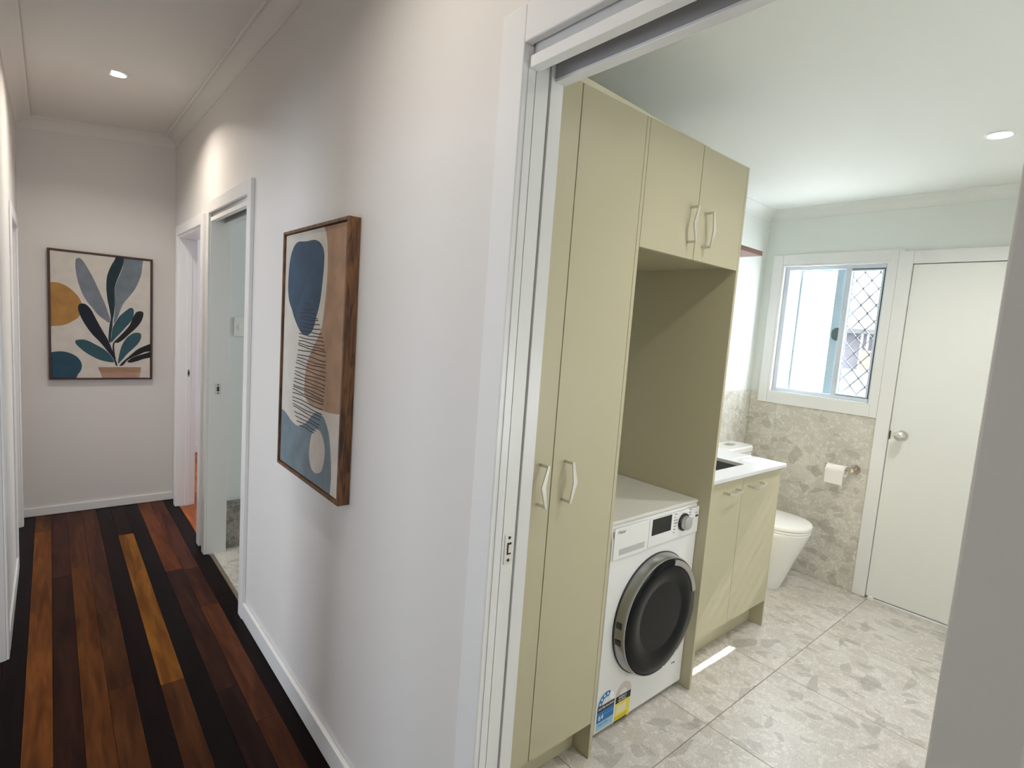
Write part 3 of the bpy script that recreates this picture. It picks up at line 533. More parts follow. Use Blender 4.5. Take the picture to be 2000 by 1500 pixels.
lk = obj('window_latch', bm, mat('grey_latch', (0.10, 0.16, 0.18), 0.4), s2, label='dark grey latch', bevel=0.002)
# diamond security screen outside the sliding sash
scx = XW + 0.088
sc = obj('security_screen', boxes((scx - 0.006, scx + 0.006, 1.306, 1.318, z0_ - 0.02, z1_ + 0.02), (scx - 0.006, scx + 0.006, yb, yb + 0.016, z0_ - 0.02, z1_ + 0.02), (scx - 0.006, scx + 0.006, yb, 1.318, z1_, z1_ + 0.02), (scx - 0.006, scx + 0.006, yb, 1.318, z0_ - 0.02, z0_)), GRILL, w1)
bm = bmesh.new()
hy, hz, ny0, nz0 = 0.0425, 0.0515, 1.2025, 1.9575
YL, YH = yb + 0.012, 1.316
def bar(bm, a, b, w, x, d=0.003):
    a, b = Vector(a), Vector(b); u = (b - a); L_ = u.length
    if L_ < 1e-5: return
    u /= L_; n = Vector((-u.y, u.x)) * w / 2
    vs = []
    for xx in (x - d, x + d):
        for q in (a - n, b - n, b + n, a + n): vs.append(bm.verts.new((xx, q.x, q.y)))
    bm.faces.new(vs[0:4][::-1]); bm.faces.new(vs[4:8])
    for i in range(4): bm.faces.new((vs[i], vs[(i + 1) % 4], vs[4 + (i + 1) % 4], vs[4 + i]))
for k in range(-2, 18):
    for i in range(-3, 4):
        cy, cz = ny0 + hy * i, nz0 - hz * k
        if (i + k) % 2: continue
        for sg in (-1, 1):
            a, b = (cy, cz), (cy + sg * hy, cz - hz)
            lo, hi = min(a[1], b[1]), max(a[1], b[1])
            if lo < z0_ - 0.005 or hi > z1_ + 0.03: continue
            # trim to the frame
            def cut(p, q):
                for lim, s_ in ((YL, 1), (YH, -1)):
                    ip, iq = (p[0] - lim) * s_ >= 0, (q[0] - lim) * s_ >= 0
                    if not ip and not iq: return None
                    if ip != iq:
                        t = (lim - p[0]) / (q[0] - p[0]); m_ = (lim, p[1] + t * (q[1] - p[1]))
                        if ip: q = m_
                        else: p = m_
                return p, q
            r = cut(a, b)
            if r: bar(bm, r[0], r[1], 0.0056, scx)
        if YL < cy < YH and z0_ < cz < z1_: bar(bm, (cy, cz - 0.009), (cy, cz + 0.009), 0.0105, scx, 0.0045)
obj('diamond_mesh', bm, GRILL, sc)

# ------------------------------------------------------------------ laundry back door
d2 = thing('door_2', (XW, 0.974, 0), 'white flush laundry door with a round steel knob', kind='structure')
obj('door_leaf', boxes((XW - 0.008, XW + 0.030, 0.165, 0.9705, 0.014, 2.0355)), DOORW, d2, bevel=0.0012)
kn = bmesh.new()
lathe(kn, [(0.0, 0.078), (0.012, 0.077), (0.022, 0.071), (0.0275, 0.060), (0.0275, 0.048), (0.021, 0.036), (0.0115, 0.030), (0.0110, 0.010), (0.029, 0.008), (0.031, 0.003), (0.031, 0.0)], (0, 0, 0), 'x', 28)
for v in kn.verts: v.co.x = XW - 0.008 - v.co.x; v.co.y += 0.905; v.co.z += 1.034
hk = obj('door_knob', kn, NICKEL, d2, label='round brushed steel knob', smooth='auto')
b = bmesh.new(); cyl(b, (XW - 0.087, 0.905, 1.034), 0.0075, 0, 0.003, 'x', 20); obj('knob_button', b, CHROME, hk)
obj('door_latch', boxes((XW - 0.0092, XW - 0.0078, 0.9630, 0.9700, 1.000, 1.052)), mat('aged_latch', (0.12, 0.09, 0.07), 0.5, 0.6), d2, label='small dark latch face')
dt = thing('trim_16', (XA, 1.0, 0), 'white surround of the laundry back door', kind='structure')
obj('architrave', boxes((XA, XW, 0.9745, 1.0476, 0.001, 2.1141)), TRIM, dt, bevel=0.003)
obj('architrave', boxes((XA, XW, 0.087, 0.160, 0.001, 2.1141)), TRIM, dt, bevel=0.003)
obj('head_board', boxes((XA, XW, 0.160, 0.9745, 2.0394, 2.1141)), TRIM, dt, bevel=0.003)
obj('stop', boxes((XW + 0.031, XW + 0.05, 0.160, 0.974, 0.0, 2.0394)), DARKG, dt)
obj('threshold', boxes((XA - 0.004, XW + 0.03, 0.165, 0.955, 0.0004, 0.008)), TRIM, dt, bevel=0.002)
b = boxes((XA - 0.020, XA - 0.0005, 0.925, 0.956, 0.0004, 0.026)); obj('door_bracket', b, PLAST, dt, label='small white plastic bracket', bevel=0.004)

# ------------------------------------------------------------------ outside
CONC = mat('pale_concrete', (0.66, 0.66, 0.64), 0.9)
struct('ground', boxes((XW + 0.3, 60, -30, 40, -0.75, -0.6)), CONC)
bw = obj('boundary_wall', boxes((8.0, 8.15, -4, 14, -0.6, 1.26)), mat('grey_render', (0.075, 0.075, 0.078), 0.9), None, 'pale low boundary wall outside the laundry window', 'wall')
hs = thing('neighbouring_house', (12.4, 4.2, -0.6), 'grey timber house with an orange corner seen through the diamond mesh', 'building')
HW = mat('weatherboard', (0.075, 0.068, 0.08), 0.8)
for i in range(14):
    obj('weatherboard', boxes((12.4 - 0.012 * (i % 2), 12.46, -4.0, 12.0, -0.6 + i * 0.185, -0.6 + (i + 1) * 0.185)), HW, hs)
bm = bmesh.new(); prism(bm, [(12.0, 1.995), (17.0, 3.2), (22.0, 1.995), (22.0, 1.90), (12.0, 1.90)], lambda p: (p[0], -4.4, p[1]), lambda p: (p[0], 12.4, p[1]))
obj('roof', bm, mat('pale_metal_roof', (0.045, 0.045, 0.047), 0.9), hs)
obj('post', boxes((12.2, 12.24, 3.86, 3.89, -0.6, 1.90)), mat('white_post', (0.8, 0.8, 0.8), 0.6), hs)
obj('post', boxes((12.2, 12.24, 3.97, 4.00, -0.6, 1.90)), bpy.data.materials['white_post'], hs)
wn = obj('window_frame', boxes((12.34, 12.39, 5.25, 5.95, 1.40, 1.86)), bpy.data.materials['white_post'], hs)
obj('pane', boxes((12.325, 12.339, 5.31, 5.89, 1.45, 1.81)), mat('dark_pane', (0.06, 0.06, 0.08), 0.15), wn)
obj('brick_corner', boxes((12.1, 12.35, 3.2, 3.95, -0.6, 1.56)), mat('orange_brick', (0.13, 0.08, 0.065), 0.9), hs, label='orange brick corner')

# ------------------------------------------------------------------ cabinets
YC = 1.1163
def handle(par, cx, cz, side, y, horiz=False):
    """flat bow pull: two stand-off posts, a bar that widens and bends away at mid length"""
    L_ = 0.064; hb = obj('handle', handle_bar(cx, cz, side, y, L_, horiz), NICKEL, par, label='brushed nickel bow handle', bevel=0.0008)
    for s_ in (-1, 1):
        px, pz = (cx + s_ * (L_ - 0.004), cz) if horiz else (cx, cz + s_ * (L_ - 0.004))
        obj('handle_post', boxes((px - 0.004, px + 0.004, y - 0.032, y, pz - 0.004, pz + 0.004)), NICKEL, hb, bevel=0.001)
def handle_bar(cx, cz, side, y, L_, horiz):
    bm = bmesh.new()
    sec = []
    for i in range(13):
        t = -1 + i / 6
        off = side * 0.0155 * (1 - abs(t))
        wid = 0.0040 + 0.0050 * (1 - abs(t))
        dep = y - 0.036
        r = []
        for a, bb in ((-1, 0), (1, 0), (1, 1), (-1, 1)):
            u = off + a * wid; v = t * L_; d = dep + (0.0045 if bb else 0)
            r.append((cx + v, d, cz + u) if horiz else (cx + u, d, cz + v))
        sec.append(r)
    loft(bm, sec); return bm
def door_panel(par, x0, x1, z0, z1, y, m=OLIVE):
    return obj('door', boxes((x0, x1, y, y + 0.018, z0, z1)), m, par, bevel=0.0008, seg=1)

pc = thing('pantry_cabinet', (0.43, 1.5, 0), 'tall olive-green cabinet with two full-height doors beside the doorway', 'cabinet')
obj('body', boxes((0.098, 0.114, YC + 0.020, 1.848, 0.10, 2.188), (0.114, 0.728, YC + 0.020, 1.848, 0.137, 0.153), (0.114, 0.728, YC + 0.020, 1.848, 2.172, 2.188), (0.114, 0.728, 1.832, 1.848, 0.153, 2.172)), OLIVEI, pc)
obj('end_panel', boxes((0.728, 0.7437, YC, 1.848, 0.001, 2.1897)), OLIVE, pc, bevel=0.0006, seg=1)
obj('kickboard', boxes((0.098, 0.7275, YC + 0.0748, YC + 0.091, 0.001, 0.136)), OLIVE, pc)
dl = door_panel(pc, 0.1180, 0.4283, 0.1372, 2.1895, YC); handle(dl, 0.3815, 1.049, -1, YC)
dr = door_panel(pc, 0.4315, 0.7265, 0.1372, 2.1895, YC); handle(dr, 0.4835, 1.049, 1, YC)
bm = bmesh.new(); prism(bm, [(0.098, 2.1900), (0.098, 2.211), (0.40, 2.209), (0.70, 2.200), (0.7437, 2.196), (1.10, 2.1912), (1.10, 2.1900)], lambda p: (p[0], YC + 0.001, p[1]), lambda p: (p[0], YC + 0.017, p[1]))
obj('pale_top_strip', bm, mat('pale_strip', srgb(214, 208, 182), 0.5), pc, label='thin pale strip along the cabinet top')  # thin pale strip, tapering to the right

oc = thing('overhead_cabinet', (1.06, 1.5, 1.79), 'olive-green two-door wall cabinet above the washing machine', 'cabinet')
obj('body', boxes((0.7447, 1.3785, YC + 0.020, 1.60, 1.800, 1.816), (0.7447, 1.3785, YC + 0.020, 1.60, 2.172, 2.188), (0.7447, 0.7600, YC + 0.020, 1.60, 1.816, 2.172), (0.7447, 1.3785, 1.585, 1.60, 1.816, 2.172)), OLIVEI, oc)
a_ = door_panel(oc, 0.7455, 1.0610, 1.7897, 2.1890, YC); handle(a_, 1.0150, 1.9055, -1, YC)
b_ = door_panel(oc, 1.0640, 1.3775, 1.7897, 2.1890, YC); handle(b_, 1.1120, 1.9015, 1, YC)
ep = thing('tall_side_panel', (1.3865, 1.5, 0), 'full-height olive-green panel between the washing machine and the sink cabinet', 'panel')
obj('board', boxes((1.3787, 1.3944, YC, 1.848, 0.001, 2.1897)), OLIVE, ep, bevel=0.0006, seg=1)
obj('hinge_cover', boxes((1.3946, 1.404, 1.13, 1.16, 1.812, 1.868)), mat('dark_green_clip', (0.06, 0.07, 0.05), 0.5), ep, label='small dark clip')

YS = 1.1867
vc = thing('sink_cabinet', (1.80, 1.5, 0), 'low olive-green two-door cabinet under the white worktop', 'cabinet')
obj('end_panel', boxes((2.1995, 2.2075, YS, 1.838, 0.001, 0.882)), OLIVE, vc, bevel=0.0006, seg=1)
obj('body', boxes((1.396, 2.1990, YS + 0.020, 1.838, 0.147, 0.163), (1.396, 1.412, YS + 0.020, 1.838, 0.163, 0.882), (1.396, 2.1990, 1.826, 1.838, 0.163, 0.882)), OLIVEI, vc)
obj('kickboard', boxes((1.396, 2.1990, YS + 0.0723, YS + 0.0880, 0.001, 0.146)), OLIVE, vc)
a_ = door_panel(vc, 1.3975, 1.7972, 0.1443, 0.8720, YS); handle(a_, 1.676, 0.8265, -1, YS, True)
b_ = door_panel(vc, 1.8000, 2.1980, 0.1443, 0.8720, YS); handle(b_, 1.913, 0.8265, -1, YS, True)

bx = (1.455, 1.966, 1.270, 1.640)
wk = obj('worktop', boxes((1.3955, 2.2143, YS - 0.020, bx[2], 0.8830, 0.8991), (1.3955, 2.2143, bx[3], 1.839, 0.8830, 0.8991), (1.3955, bx[0], bx[2], bx[3], 0.8830, 0.8991), (bx[1], 2.2143, bx[2], bx[3], 0.8830, 0.8991)), STONE, None, 'white stone worktop with a square sink cut-out', 'worktop')
sk = thing('sink', (1.71, 1.455, 0.70), 'stainless steel sink sunk into the white worktop', 'sink')
e = 0.004
obj('basin', boxes((bx[0] - e, bx[0], bx[2] - e, bx[3] + e, 0.70, 0.8825), (bx[1], bx[1] + e, bx[2] - e, bx[3] + e, 0.70, 0.8825), (bx[0], bx[1], bx[2] - e, bx[2], 0.70, 0.8825), (bx[0], bx[1], bx[3], bx[3] + e, 0.70, 0.8825), (bx[0], bx[1], bx[2], bx[3], 0.696, 0.700)), STEEL, sk)
b = bmesh.new(); cyl(b, (1.71, 1.50, 0.7005), 0.042, 0, 0.003, 'z', 28); obj('drain', b, CHROME, sk)

# wall shelf
sh = obj('wall_shelf', boxes((1.3955, 2.672, 1.650, 1.8485, 2.0550, 2.0830)), SHELFW, None, 'brown timber wall shelf to the right of the overhead cabinet', 'shelf', bevel=0.001)

# ------------------------------------------------------------------ washing machine
wm = thing('washing_machine', (1.0975, 1.45, 0), 'white front-loading washing machine with a black round door', 'washing machine')
X0, X1, YW = 0.8081, 1.3765, 1.1619
bm = bmesh.new()
prof = [(YW + 0.004, 0.018), (YW, 0.030), (YW, 0.690), (YW - 0.002, 0.700), (YW - 0.002, 0.770), (YW + 0.004, 0.800), (YW + 0.012, 0.822), (1.735, 0.822), (1.735, 0.018)]
prism(bm, prof, lambda p: (X0, p[0], p[1]), lambda p: (X1, p[0], p[1]))
obj('housing', bm, ENAMEL, wm, bevel=0.004)
obj('top_cover', boxes((X0 - 0.001, X1 + 0.0008, YW + 0.006, 1.74, 0.8225, 0.8370)), mat('warm_white_top', (0.68, 0.66, 0.61), 0.4), wm, label='off-white top cover', bevel=0.004)
for px, py in ((X0 + 0.04, 1.21), (X1 - 0.04, 1.21), (X0 + 0.04, 1.69), (X1 - 0.04, 1.69)):
    b = bmesh.new(); cyl(b, (px, py, 0), 0.022, 0.0008, 0.0178, 'z', 16); obj('foot', b, BLACKP, wm)
yf = YW - 0.002
dd = obj('detergent_drawer', boxes((X0 + 0.007, 1.020, yf - 0.0035, yf, 0.6960, 0.8150)), ENAMEL, wm, bevel=0.0015)
obj('drawer_grip', boxes((0.848, 0.998, yf - 0.0042, yf - 0.0034, 0.711, 0.734)), GREYP, dd, label='grey recessed grip')
cp = obj('control_panel', boxes((1.023, X1 - 0.006, yf - 0.0035, yf, 0.7015, 0.8120)), ENAMEL, wm, bevel=0.0015)
yq = yf - 0.0036
text('lettering', 'Haier', 0.020, (0.8330, yf - 0.0038, 0.7925), dd, mat('logo_grey', (0.10, 0.10, 0.12), 0.4))
obj('display', boxes((1.0400, 1.1680, yq - 0.0008, yq + 0.0002, 0.7455, 0.8100)), SCREEN, cp, label='black display')
for i, t_ in enumerate(('Cotton', 'Mix', 'Synthetics', 'Delicates', 'Wool', 'Baby', 'Spin')):
    text('lettering', t_, 0.0072, (1.186 + 0.001 * (i % 2), yq - 0.0002, 0.804 - i * 0.0125), cp, bpy.data.materials['logo_grey'])
for i, t_ in enumerate(('Duvet', 'Jeans', 'Quick', 'Eco')):
    text('lettering', t_, 0.0072, (1.294, yq - 0.0002, 0.806 - i * 0.011), cp, bpy.data.materials['logo_grey'])
dcx, dcz = 1.2550, 0.7640
b = bmesh.new(); lathe(b, [(0.0365, 0.0), (0.0365, -0.006), (0.0330, -0.009), (0.029, -0.009)], (dcx, yq, dcz), 'y', 40); dk = obj('dial_ring', b, BLACKP, cp, label='black ring round the dial', smooth='auto')
b = bmesh.new(); lathe(b, [(0.0285, -0.008), (0.0285, -0.024), (0.0265, -0.0275), (0.0, -0.0280)], (dcx, yq, dcz), 'y', 40); obj('dial', b, mat('silver_dial', (0.62, 0.62, 0.61), 0.3, 0.7), dk, label='silver programme dial', smooth='auto')
obj('button', boxes((1.344, 1.364, yq - 0.0015, yq, 0.7700, 0.7775)), BLACKP, cp, bevel=0.0004)
obj('button', boxes((1.314, 1.330, yq - 0.0012, yq, 0.7655, 0.7695)), GREYP, cp, bevel=0.0004)
text('lettering', 'Start', 0.0075, (1.342, yq - 0.0002, 0.786), cp, bpy.data.materials['logo_grey'])
# porthole door
CX, CZ = 1.1060, 0.4200
b = bmesh.new(); lathe(b, [(0.238, 0.001), (0.243, -0.006), (0.2405, -0.012), (0.2380, -0.038), (0.2350, -0.0455), (0.2315, -0.0465), (0.2290, -0.042), (0.226, -0.030)], (CX, YW, CZ), 'y', 72)
pd = obj('porthole_ring', b, mat('chrome_ring', (0.42, 0.42, 0.42), 0.22, 1.0), wm, label='chrome ring of the round door', smooth='auto')
b = bmesh.new(); lathe(b, [(0.245, 0.0), (0.246, -0.004), (0.242, -0.0075)], (CX, YW, CZ), 'y', 72); obj('porthole_seal', b, SEAL, pd, smooth='auto')
b = bmesh.new(); lathe(b, [(0.2290, -0.043), (0.218, -0.050), (0.172, -0.052), (0.155, -0.046), (0.10, -0.037), (0.0, -0.033)], (CX, YW, CZ), 'y', 72); obj('porthole_glass', b, SMOKE, pd, label='smoked black glass', smooth='auto')
b = bmesh.new()
pts = []
for i in range(17):
    t = math.radians(14 + i * 4.0); pts.append((CX + 0.2275 * math.cos(t), CZ + 0.2275 * math.sin(t)))
for i in range(17):
    t = math.radians(14 + (16 - i) * 4.0); pts.append((CX + 0.205 * math.cos(t), CZ + 0.205 * math.sin(t)))
prism(b, pts, lambda p: (p[0], YW - 0.0535, p[1]), lambda p: (p[0], YW - 0.040, p[1])); obj('door_grip', b, mat('satin_grip', (0.50, 0.48, 0.46), 0.35, 0.9), pd, label='satin metal finger grip', bevel=0.001)
for za_ in (0.445, 0.378):
    b = bmesh.new(); t0 = math.asin((za_ - CZ) / 0.24); 
    for r_ in (0.2415,):
        pts = [(CX - (r_ + d_) * math.cos(t0 + a_), CZ + (r_ + d_) * math.sin(t0 + a_)) for d_, a_ in ((0.0005, -0.045), (0.0005, 0.045), (-0.012, 0.045), (-0.012, -0.045))]
    prism(b, pts, lambda p: (p[0], YW - 0.034, p[1]), lambda p: (p[0], YW - 0.010, p[1])); obj('hinge_slot', b, BLACKP, pd)
text('lettering', '8.0kg', 0.012, (1.290, YW - 0.0006, 0.128), wm, bpy.data.materials['logo_grey'])
# rating stickers, flat print on the front
def stick(name, pts, m, par, lift, label=None):
    b = bmesh.new(); prism(b, pts, lambda p: (p[0], YW - lift, p[1]), lambda p: (p[0], YW - lift + 0.0003, p[1])); return obj(name, b, STK[m], par, label=label)
R4 = lambda x0, x1, z0, z1: [(x0, z0), (x1, z0), (x1, z1), (x0, z1)]
sa = stick('water_rating_sticker', R4(0.8165, 0.9150, 0.0330, 0.1290), 'lightblue', wm, 0.0005, 'blue water rating sticker')
def arc(cx, cz, ri, ro, a0, a1, n=14):
    return [(cx + ro * math.cos(math.radians(a0 + (a1 - a0) * i / n)), cz + ro * math.sin(math.radians(a0 + (a1 - a0) * i / n))) for i in range(n + 1)] + [(cx + ri * math.cos(math.radians(a1 - (a1 - a0) * i / n)), cz + ri * math.sin(math.radians(a1 - (a1 - a0) * i / n))) for i in range(n + 1)]
stick('rating_arc', arc(0.8665, 0.1290, 0.0260, 0.0480, 66, 180), 'blue', sa, 0.0007)
stick('rating_arc', arc(0.8665, 0.1290, 0.0260, 0.0480, 2, 64), 'white', sa, 0.0007)
stick('printed_band', R4(0.8165, 0.9150, 0.0640, 0.1060), 'blue', sa, 0.0008)
stick('printed_band', R4(0.8165, 0.9150, 0.1060, 0.1290), 'black', sa, 0.0008)
for i in range(4):
    t = math.radians(84 + i * 28); cx_, cz_ = 0.8665 + 0.037 * math.cos(t), 0.1290 + 0.037 * math.sin(t)
    stick('star', [(cx_ + (0.0075 if k % 2 == 0 else 0.0034) * math.sin(k * math.pi / 5), cz_ + (0.0075 if k % 2 == 0 else 0.0034) * math.cos(k * math.pi / 5)) for k in range(10)], 'white', sa, 0.0009)
text('lettering', 'WATER RATING', 0.0125, (0.8200, YW - 0.0011, 0.1140), sa, STK['white'])
text('lettering', '64', 0.030, (0.8240, YW - 0.0011, 0.0730), sa, STK['white'])
text('lettering', 'litres per wash', 0.0085, (0.8600, YW - 0.0011, 0.0860), sa, STK['lightblue'])
text('lettering', 'Compare models', 0.0085, (0.8240, YW - 0.0007, 0.0500), sa, STK['blue'])
sb = stick('energy_rating_sticker', R4(0.9230, 1.0150, 0.0200, 0.1260), 'yellow', wm, 0.0005, 'yellow energy rating sticker')
stick('rating_arc', arc(0.9690, 0.1260, 0.0240, 0.0480, 2, 178), 'pink', sb, 0.0007)
stick('printed_band', R4(0.9230, 1.0150, 0.0980, 0.1260), 'black', sb, 0.0008)
stick('printed_band', R4(0.9330, 0.9900, 0.0540, 0.0850), 'pale', sb, 0.0008)
stick('printed_band', R4(0.9230, 1.0000, 0.0270, 0.0450), 'deep', sb, 0.0008)
stick('printed_band', R4(0.9230, 1.0000, 0.0200, 0.0260), 'black', sb, 0.0008)
text('lettering', 'ENERGY', 0.0130, (0.9400, YW - 0.0011, 0.1130), sb, STK['white'])
text('lettering', 'RATING', 0.0130, (0.9400, YW - 0.0011, 0.1010), sb, STK['white'])

# ------------------------------------------------------------------ toilet
tl = thing('toilet', (2.745, 1.60, 0), 'white back-to-wall toilet with a closed lid beside the window wall', 'toilet')
def dring(cx, hw, ytip, yc, yb_, z, n=28, sq=2.3):
    pts = [(cx + hw, yb_, z), (cx + hw, (yb_ + yc) / 2, z)]
    for i in range(n + 1):
        t = math.pi * i / n
        c_, s_ = math.cos(t), math.sin(t)
        pts.append((cx + hw * math.copysign(abs(c_) ** (2 / sq), c_), yc - (yc - ytip) * abs(s_) ** (2 / sq), z))
    pts += [(cx - hw, (yb_ + yc) / 2, z), (cx - hw, yb_, z)]
    return pts
YT = 1.838
b = bmesh.new()
lev = [(0.001, 0.108, 1.335), (0.010, 0.112, 1.330), (0.08, 0.122, 1.306), (0.16, 0.135, 1.279), (0.24, 0.150, 1.250), (0.32, 0.166, 1.221), (0.375, 0.177, 1.202), (0.392, 0.179, 1.198), (0.397, 0.177, 1.200)]
loft(b, [dring(2.745, hw, yt, yt + 0.20, YT, z, sq=2.15) for z, hw, yt in lev])
obj('bowl', b, PORC, tl, smooth='auto')
b = bmesh.new(); loft(b, [dring(2.745, 0.179 - d_, 1.197 + d_, 1.40, 1.66, z, sq=2.15) for z, d_ in ((0.3985, 0.004), (0.401, 0.0), (0.411, 0.0), (0.4135, 0.003))]); obj('seat', b, PORC, tl, smooth='auto')
b = bmesh.new(); loft(b, [dring(2.745, 0.180 - d_, 1.195 + d_, 1.40, 1.66, z, sq=2.15) for z, d_ in ((0.4165, 0.004), (0.419, 0.0), (0.433, 0.0), (0.441, 0.006), (0.443, 0.014))]); obj('lid', b, PORC, tl, smooth='auto')
def rbox(bm, x0, x1, y0, y1, zs, r=0.035, n=5):
    rings = []
    for z, ins in zs:
        ring = []
        for cx_, cy_, a0 in ((x1 - r, y1 - 0.004, 0), (x0 + r, y1 - 0.004, 90), (x0 + r, y0 + r, 180), (x1 - r, y0 + r, 270)):
            rr = r if cy_ < y1 - 0.01 else 0.004
            cxx = cx_ if rr == r else (x1 - 0.004 if cx_ > (x0 + x1) / 2 else x0 + 0.004)
            for i in range(n + 1):
                t = math.radians(a0 + 90 * i / n); ring.append((cxx + (rr - min(ins, rr * 0.9)) * math.cos(t), cy_ + (rr - min(ins, rr * 0.9)) * math.sin(t), z))
        rings.append(ring)
    loft(bm, rings)
b = bmesh.new(); rbox(b, 2.565, 2.925, 1.675, YT, [(0.397, 0.004), (0.40, 0), (0.785, 0)]); ct = obj('cistern', b, PORC, tl, smooth='auto')
b = bmesh.new(); rbox(b, 2.560, 2.930, 1.670, YT, [(0.7880, 0.003), (0.792, 0), (0.818, 0), (0.828, 0.008)]); cl = obj('cistern_lid', b, PORC, tl, smooth='auto')
obj('flush_button', boxes((2.700, 2.790, 1.735, 1.785, 0.8282, 0.8330)), CHROME, cl, label='chrome flush plate', bevel=0.002)

# toilet roll on its holder
th = thing('toilet_roll_holder', (3.130, 1.118, 0.775), 'polished metal toilet roll holder on the tiling beside the door surround', 'toilet roll holder')
b = bmesh.new(); lathe(b, [(0.0270, 3.1298), (0.0285, 3.1260), (0.0270, 3.1180), (0.0150, 3.1130), (0.0, 3.1130)], (0, 1.118, 0.775), 'x', 32); obj('wall_rose', b, DARKCH, th, smooth='auto')
b = bmesh.new(); lathe(b, [(0.0, 3.0440), (0.0110, 3.0445), (0.0125, 3.0465), (0.0125, 3.1140)], (0, 1.118, 0.775), 'x', 24); obj('arm', b, DARKCH, th, smooth='auto')
b = bmesh.new(); cyl(b, (3.060, 0, 0.783), 0.0036, 1.118, 1.272, 'y', 12); cyl(b, (3.060, 0, 0.767), 0.0036, 1.118, 1.272, 'y', 12); obj('bar', b, DARKCH, th, smooth='auto')
tr = thing('toilet_roll', (3.060, 1.203, 0.757), 'white toilet roll hanging on the metal holder', 'toilet roll')
b = bmesh.new(); lathe(b, [(0.022, 1.150), (0.0365, 1.150), (0.0365, 1.256), (0.022, 1.256), (0.022, 1.150)], (3.060, 0, 0.757), 'y', 32); bmesh.ops.delete(b, geom=[f for f in b.faces if len(f.verts) > 4], context='FACES_ONLY')
obj('paper', b, PAPER, tr, smooth='auto')
obj('loose_sheet', boxes((3.0222, 3.0236, 1.151, 1.255, 0.6760, 0.7570)), PAPER, tr)

# ------------------------------------------------------------------ bathroom switch, downlights
sw = thing('light_switch', (0.162, 3.5998, 1.384), 'white switch plate on the bathroom wall inside the narrow doorway', 'light switch')
obj('switch_plate', boxes((0.135, 0.205, 3.588, 3.5998, 1.327, 1.442)), PLAST, sw, bevel=0.004)
obj('rocker', boxes((0.160, 0.180, 3.584, 3.588, 1.368, 1.402)), PLAST, sw, bevel=0.002)
DLL = ['round lit downlight in the hall ceiling above the far doorways', 'round lit downlight in the hall ceiling near the laundry doorway', 'round lit downlight in the laundry ceiling near the window wall', 'round lit downlight in the laundry ceiling in front of the tall cabinet']
for (lx, ly, lz, le), lab in zip(LAMPS, DLL):
    t_ = thing('downlight', (lx, ly, lz), lab, 'ceiling light', 'recessed downlights')
    b = bmesh.new(); lathe(b, [(0.052, 0.003), (0.052, -0.002), (0.048, -0.0045), (0.041, -0.004), (0.041, 0.002)], (lx, ly, lz), 'z', 36); obj('trim_ring', b, PLAST, t_, smooth='auto')
    b = bmesh.new(); cyl(b, (lx, ly, lz), 0.0405, -0.0025, 0.001, 'z', 32); obj('lens', b, LENS, t_)

# ------------------------------------------------------------------ wall art
A1 = (1.5674, 2.1555, 0.9125, 1.7915, 0.0388)          # y0, y1, z0, z1, depth
fa = thing('framed_abstract_print', (-0.02, 1.86, 0.91), 'tall framed abstract canvas of blue, tan and grey-blue shapes', 'wall art')
y0, y1, z0, z1, dp = A1
def side(name, *bs): return obj(name, boxes(*bs), WALNUT, fa, bevel=0.0008, seg=1)
side('frame_side', (-dp, -0.001, y0, y0 + 0.011, z0, z1)); side('frame_side', (-dp, -0.001, y1 - 0.009, y1, z0, z1))
side('frame_rail', (-dp, -0.001, y0 + 0.011, y1 - 0.009, z1 - 0.010, z1)); side('frame_rail', (-dp, -0.001, y0 + 0.011, y1 - 0.009, z0, z0 + 0.010))
ca = obj('canvas', boxes((-0.0305, -0.003, y0 + 0.014, y1 - 0.012, z0 + 0.013, z1 - 0.013)), PAINT['cream'], fa)
CB = (y0 + 0.0142, y1 - 0.0122, z0 + 0.0132, z1 - 0.0132)
def paint1(n, key, m, lift):
    pts = clip(smooth_closed(ART1[key]) if n else ART1[key], *CB)
    b = bmesh.new(); prism(b, pts, lambda p: (-0.0305 - lift, p[0], p[1]), lambda p: (-0.0304, p[0], p[1])); obj('painted_shape', b, PAINT[m], ca)
paint1(1, 'brown', 'brown', 0.0002); paint1(1, 'blue', 'blue', 0.0003); paint1(1, 'grey', 'grey', 0.0003); paint1(1, 'oval', 'oval', 0.0005)
b = bmesh.new()
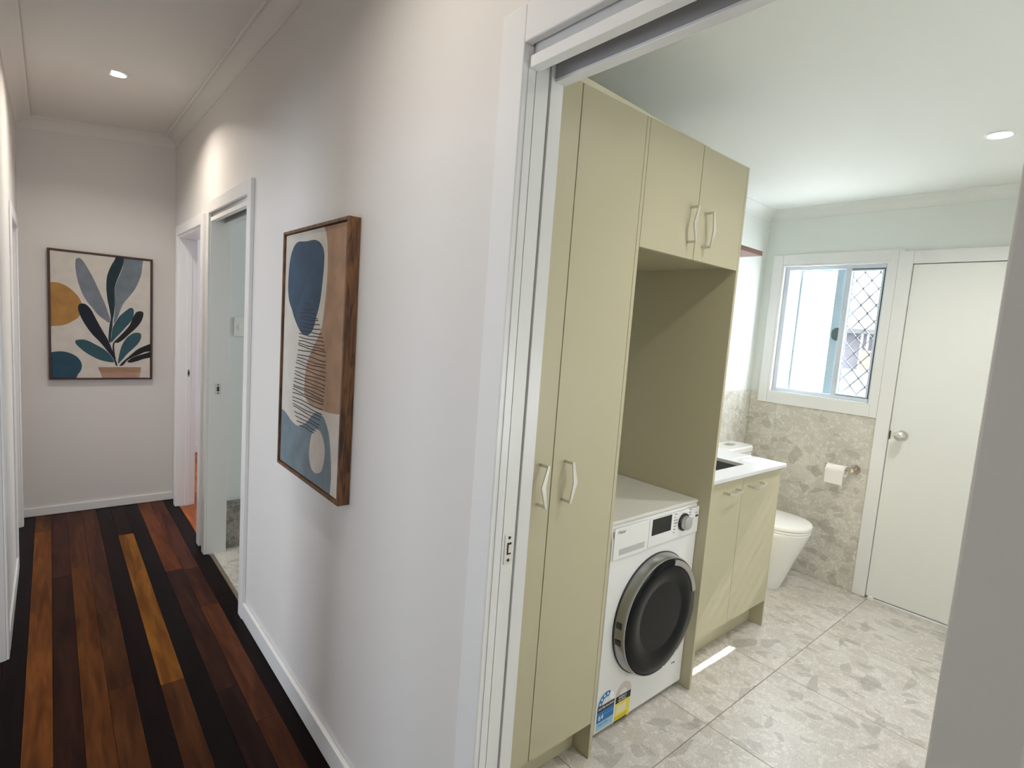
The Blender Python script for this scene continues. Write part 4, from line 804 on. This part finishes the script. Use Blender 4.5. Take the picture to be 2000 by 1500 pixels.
for (p, q) in ART1['lines']:
    n = 9; pts = []
    ph = random.random() * 6
    for i in range(n + 1):
        t = i / n; pts.append((p[0] + (q[0] - p[0]) * t, p[1] + (q[1] - p[1]) * t + 0.0022 * math.sin(ph + t * 7) * (0.3 + random.random() * 0.8)))
    w_ = 0.0016
    for a, c_ in zip(pts, pts[1:]):
        vs = [b.verts.new((-0.0312, a[0], a[1] - w_)), b.verts.new((-0.0312, c_[0], c_[1] - w_)), b.verts.new((-0.0312, c_[0], c_[1] + w_)), b.verts.new((-0.0312, a[0], a[1] + w_))]
        b.faces.new(vs)
obj('brush_lines', b, PAINT['ink'], ca, label='wavy dark brush lines')

fb_ = thing('framed_plant_print', (-0.43, YF - 0.018, 0.933), 'framed canvas of a potted plant with blue and teal leaves on the end wall', 'wall art')
x0, x1, z0, z1 = -0.7180, -0.1408, 0.9329, 1.7983
yk = YF - 0.035
def side2(name, *bs): return obj(name, boxes(*bs), DARKFR, fb_, bevel=0.0008, seg=1)
side2('frame_side', (x0, x0 + 0.012, yk, YF - 0.001, z0, z1)); side2('frame_side', (x1 - 0.012, x1, yk, YF - 0.001, z0, z1))
side2('frame_rail', (x0 + 0.012, x1 - 0.012, yk, YF - 0.001, z1 - 0.012, z1)); side2('frame_rail', (x0 + 0.012, x1 - 0.012, yk, YF - 0.001, z0, z0 + 0.010))
cb = obj('canvas', boxes((x0 + 0.014, x1 - 0.014, YF - 0.028, YF - 0.003, z0 + 0.012, z1 - 0.014)), PAINT['cream'], fb_)
CB2 = (x0 + 0.0142, x1 - 0.0142, z0 + 0.0122, z1 - 0.0142)
k_ = 0
for key, pts in ART2 + [('pot', POT[0]), ('pot2', POT[1])]:
    k_ += 1
    sm = pts if key.startswith('pot') else smooth_closed(pts, 3)
    b = bmesh.new(); ly = YF - 0.0280 - 0.00008 * k_
    prism(b, clip(sm, *CB2), lambda p: (p[0], ly - 0.0001, p[1]), lambda p: (p[0], YF - 0.0279, p[1])); obj('painted_shape', b, PAINT[key], cb)
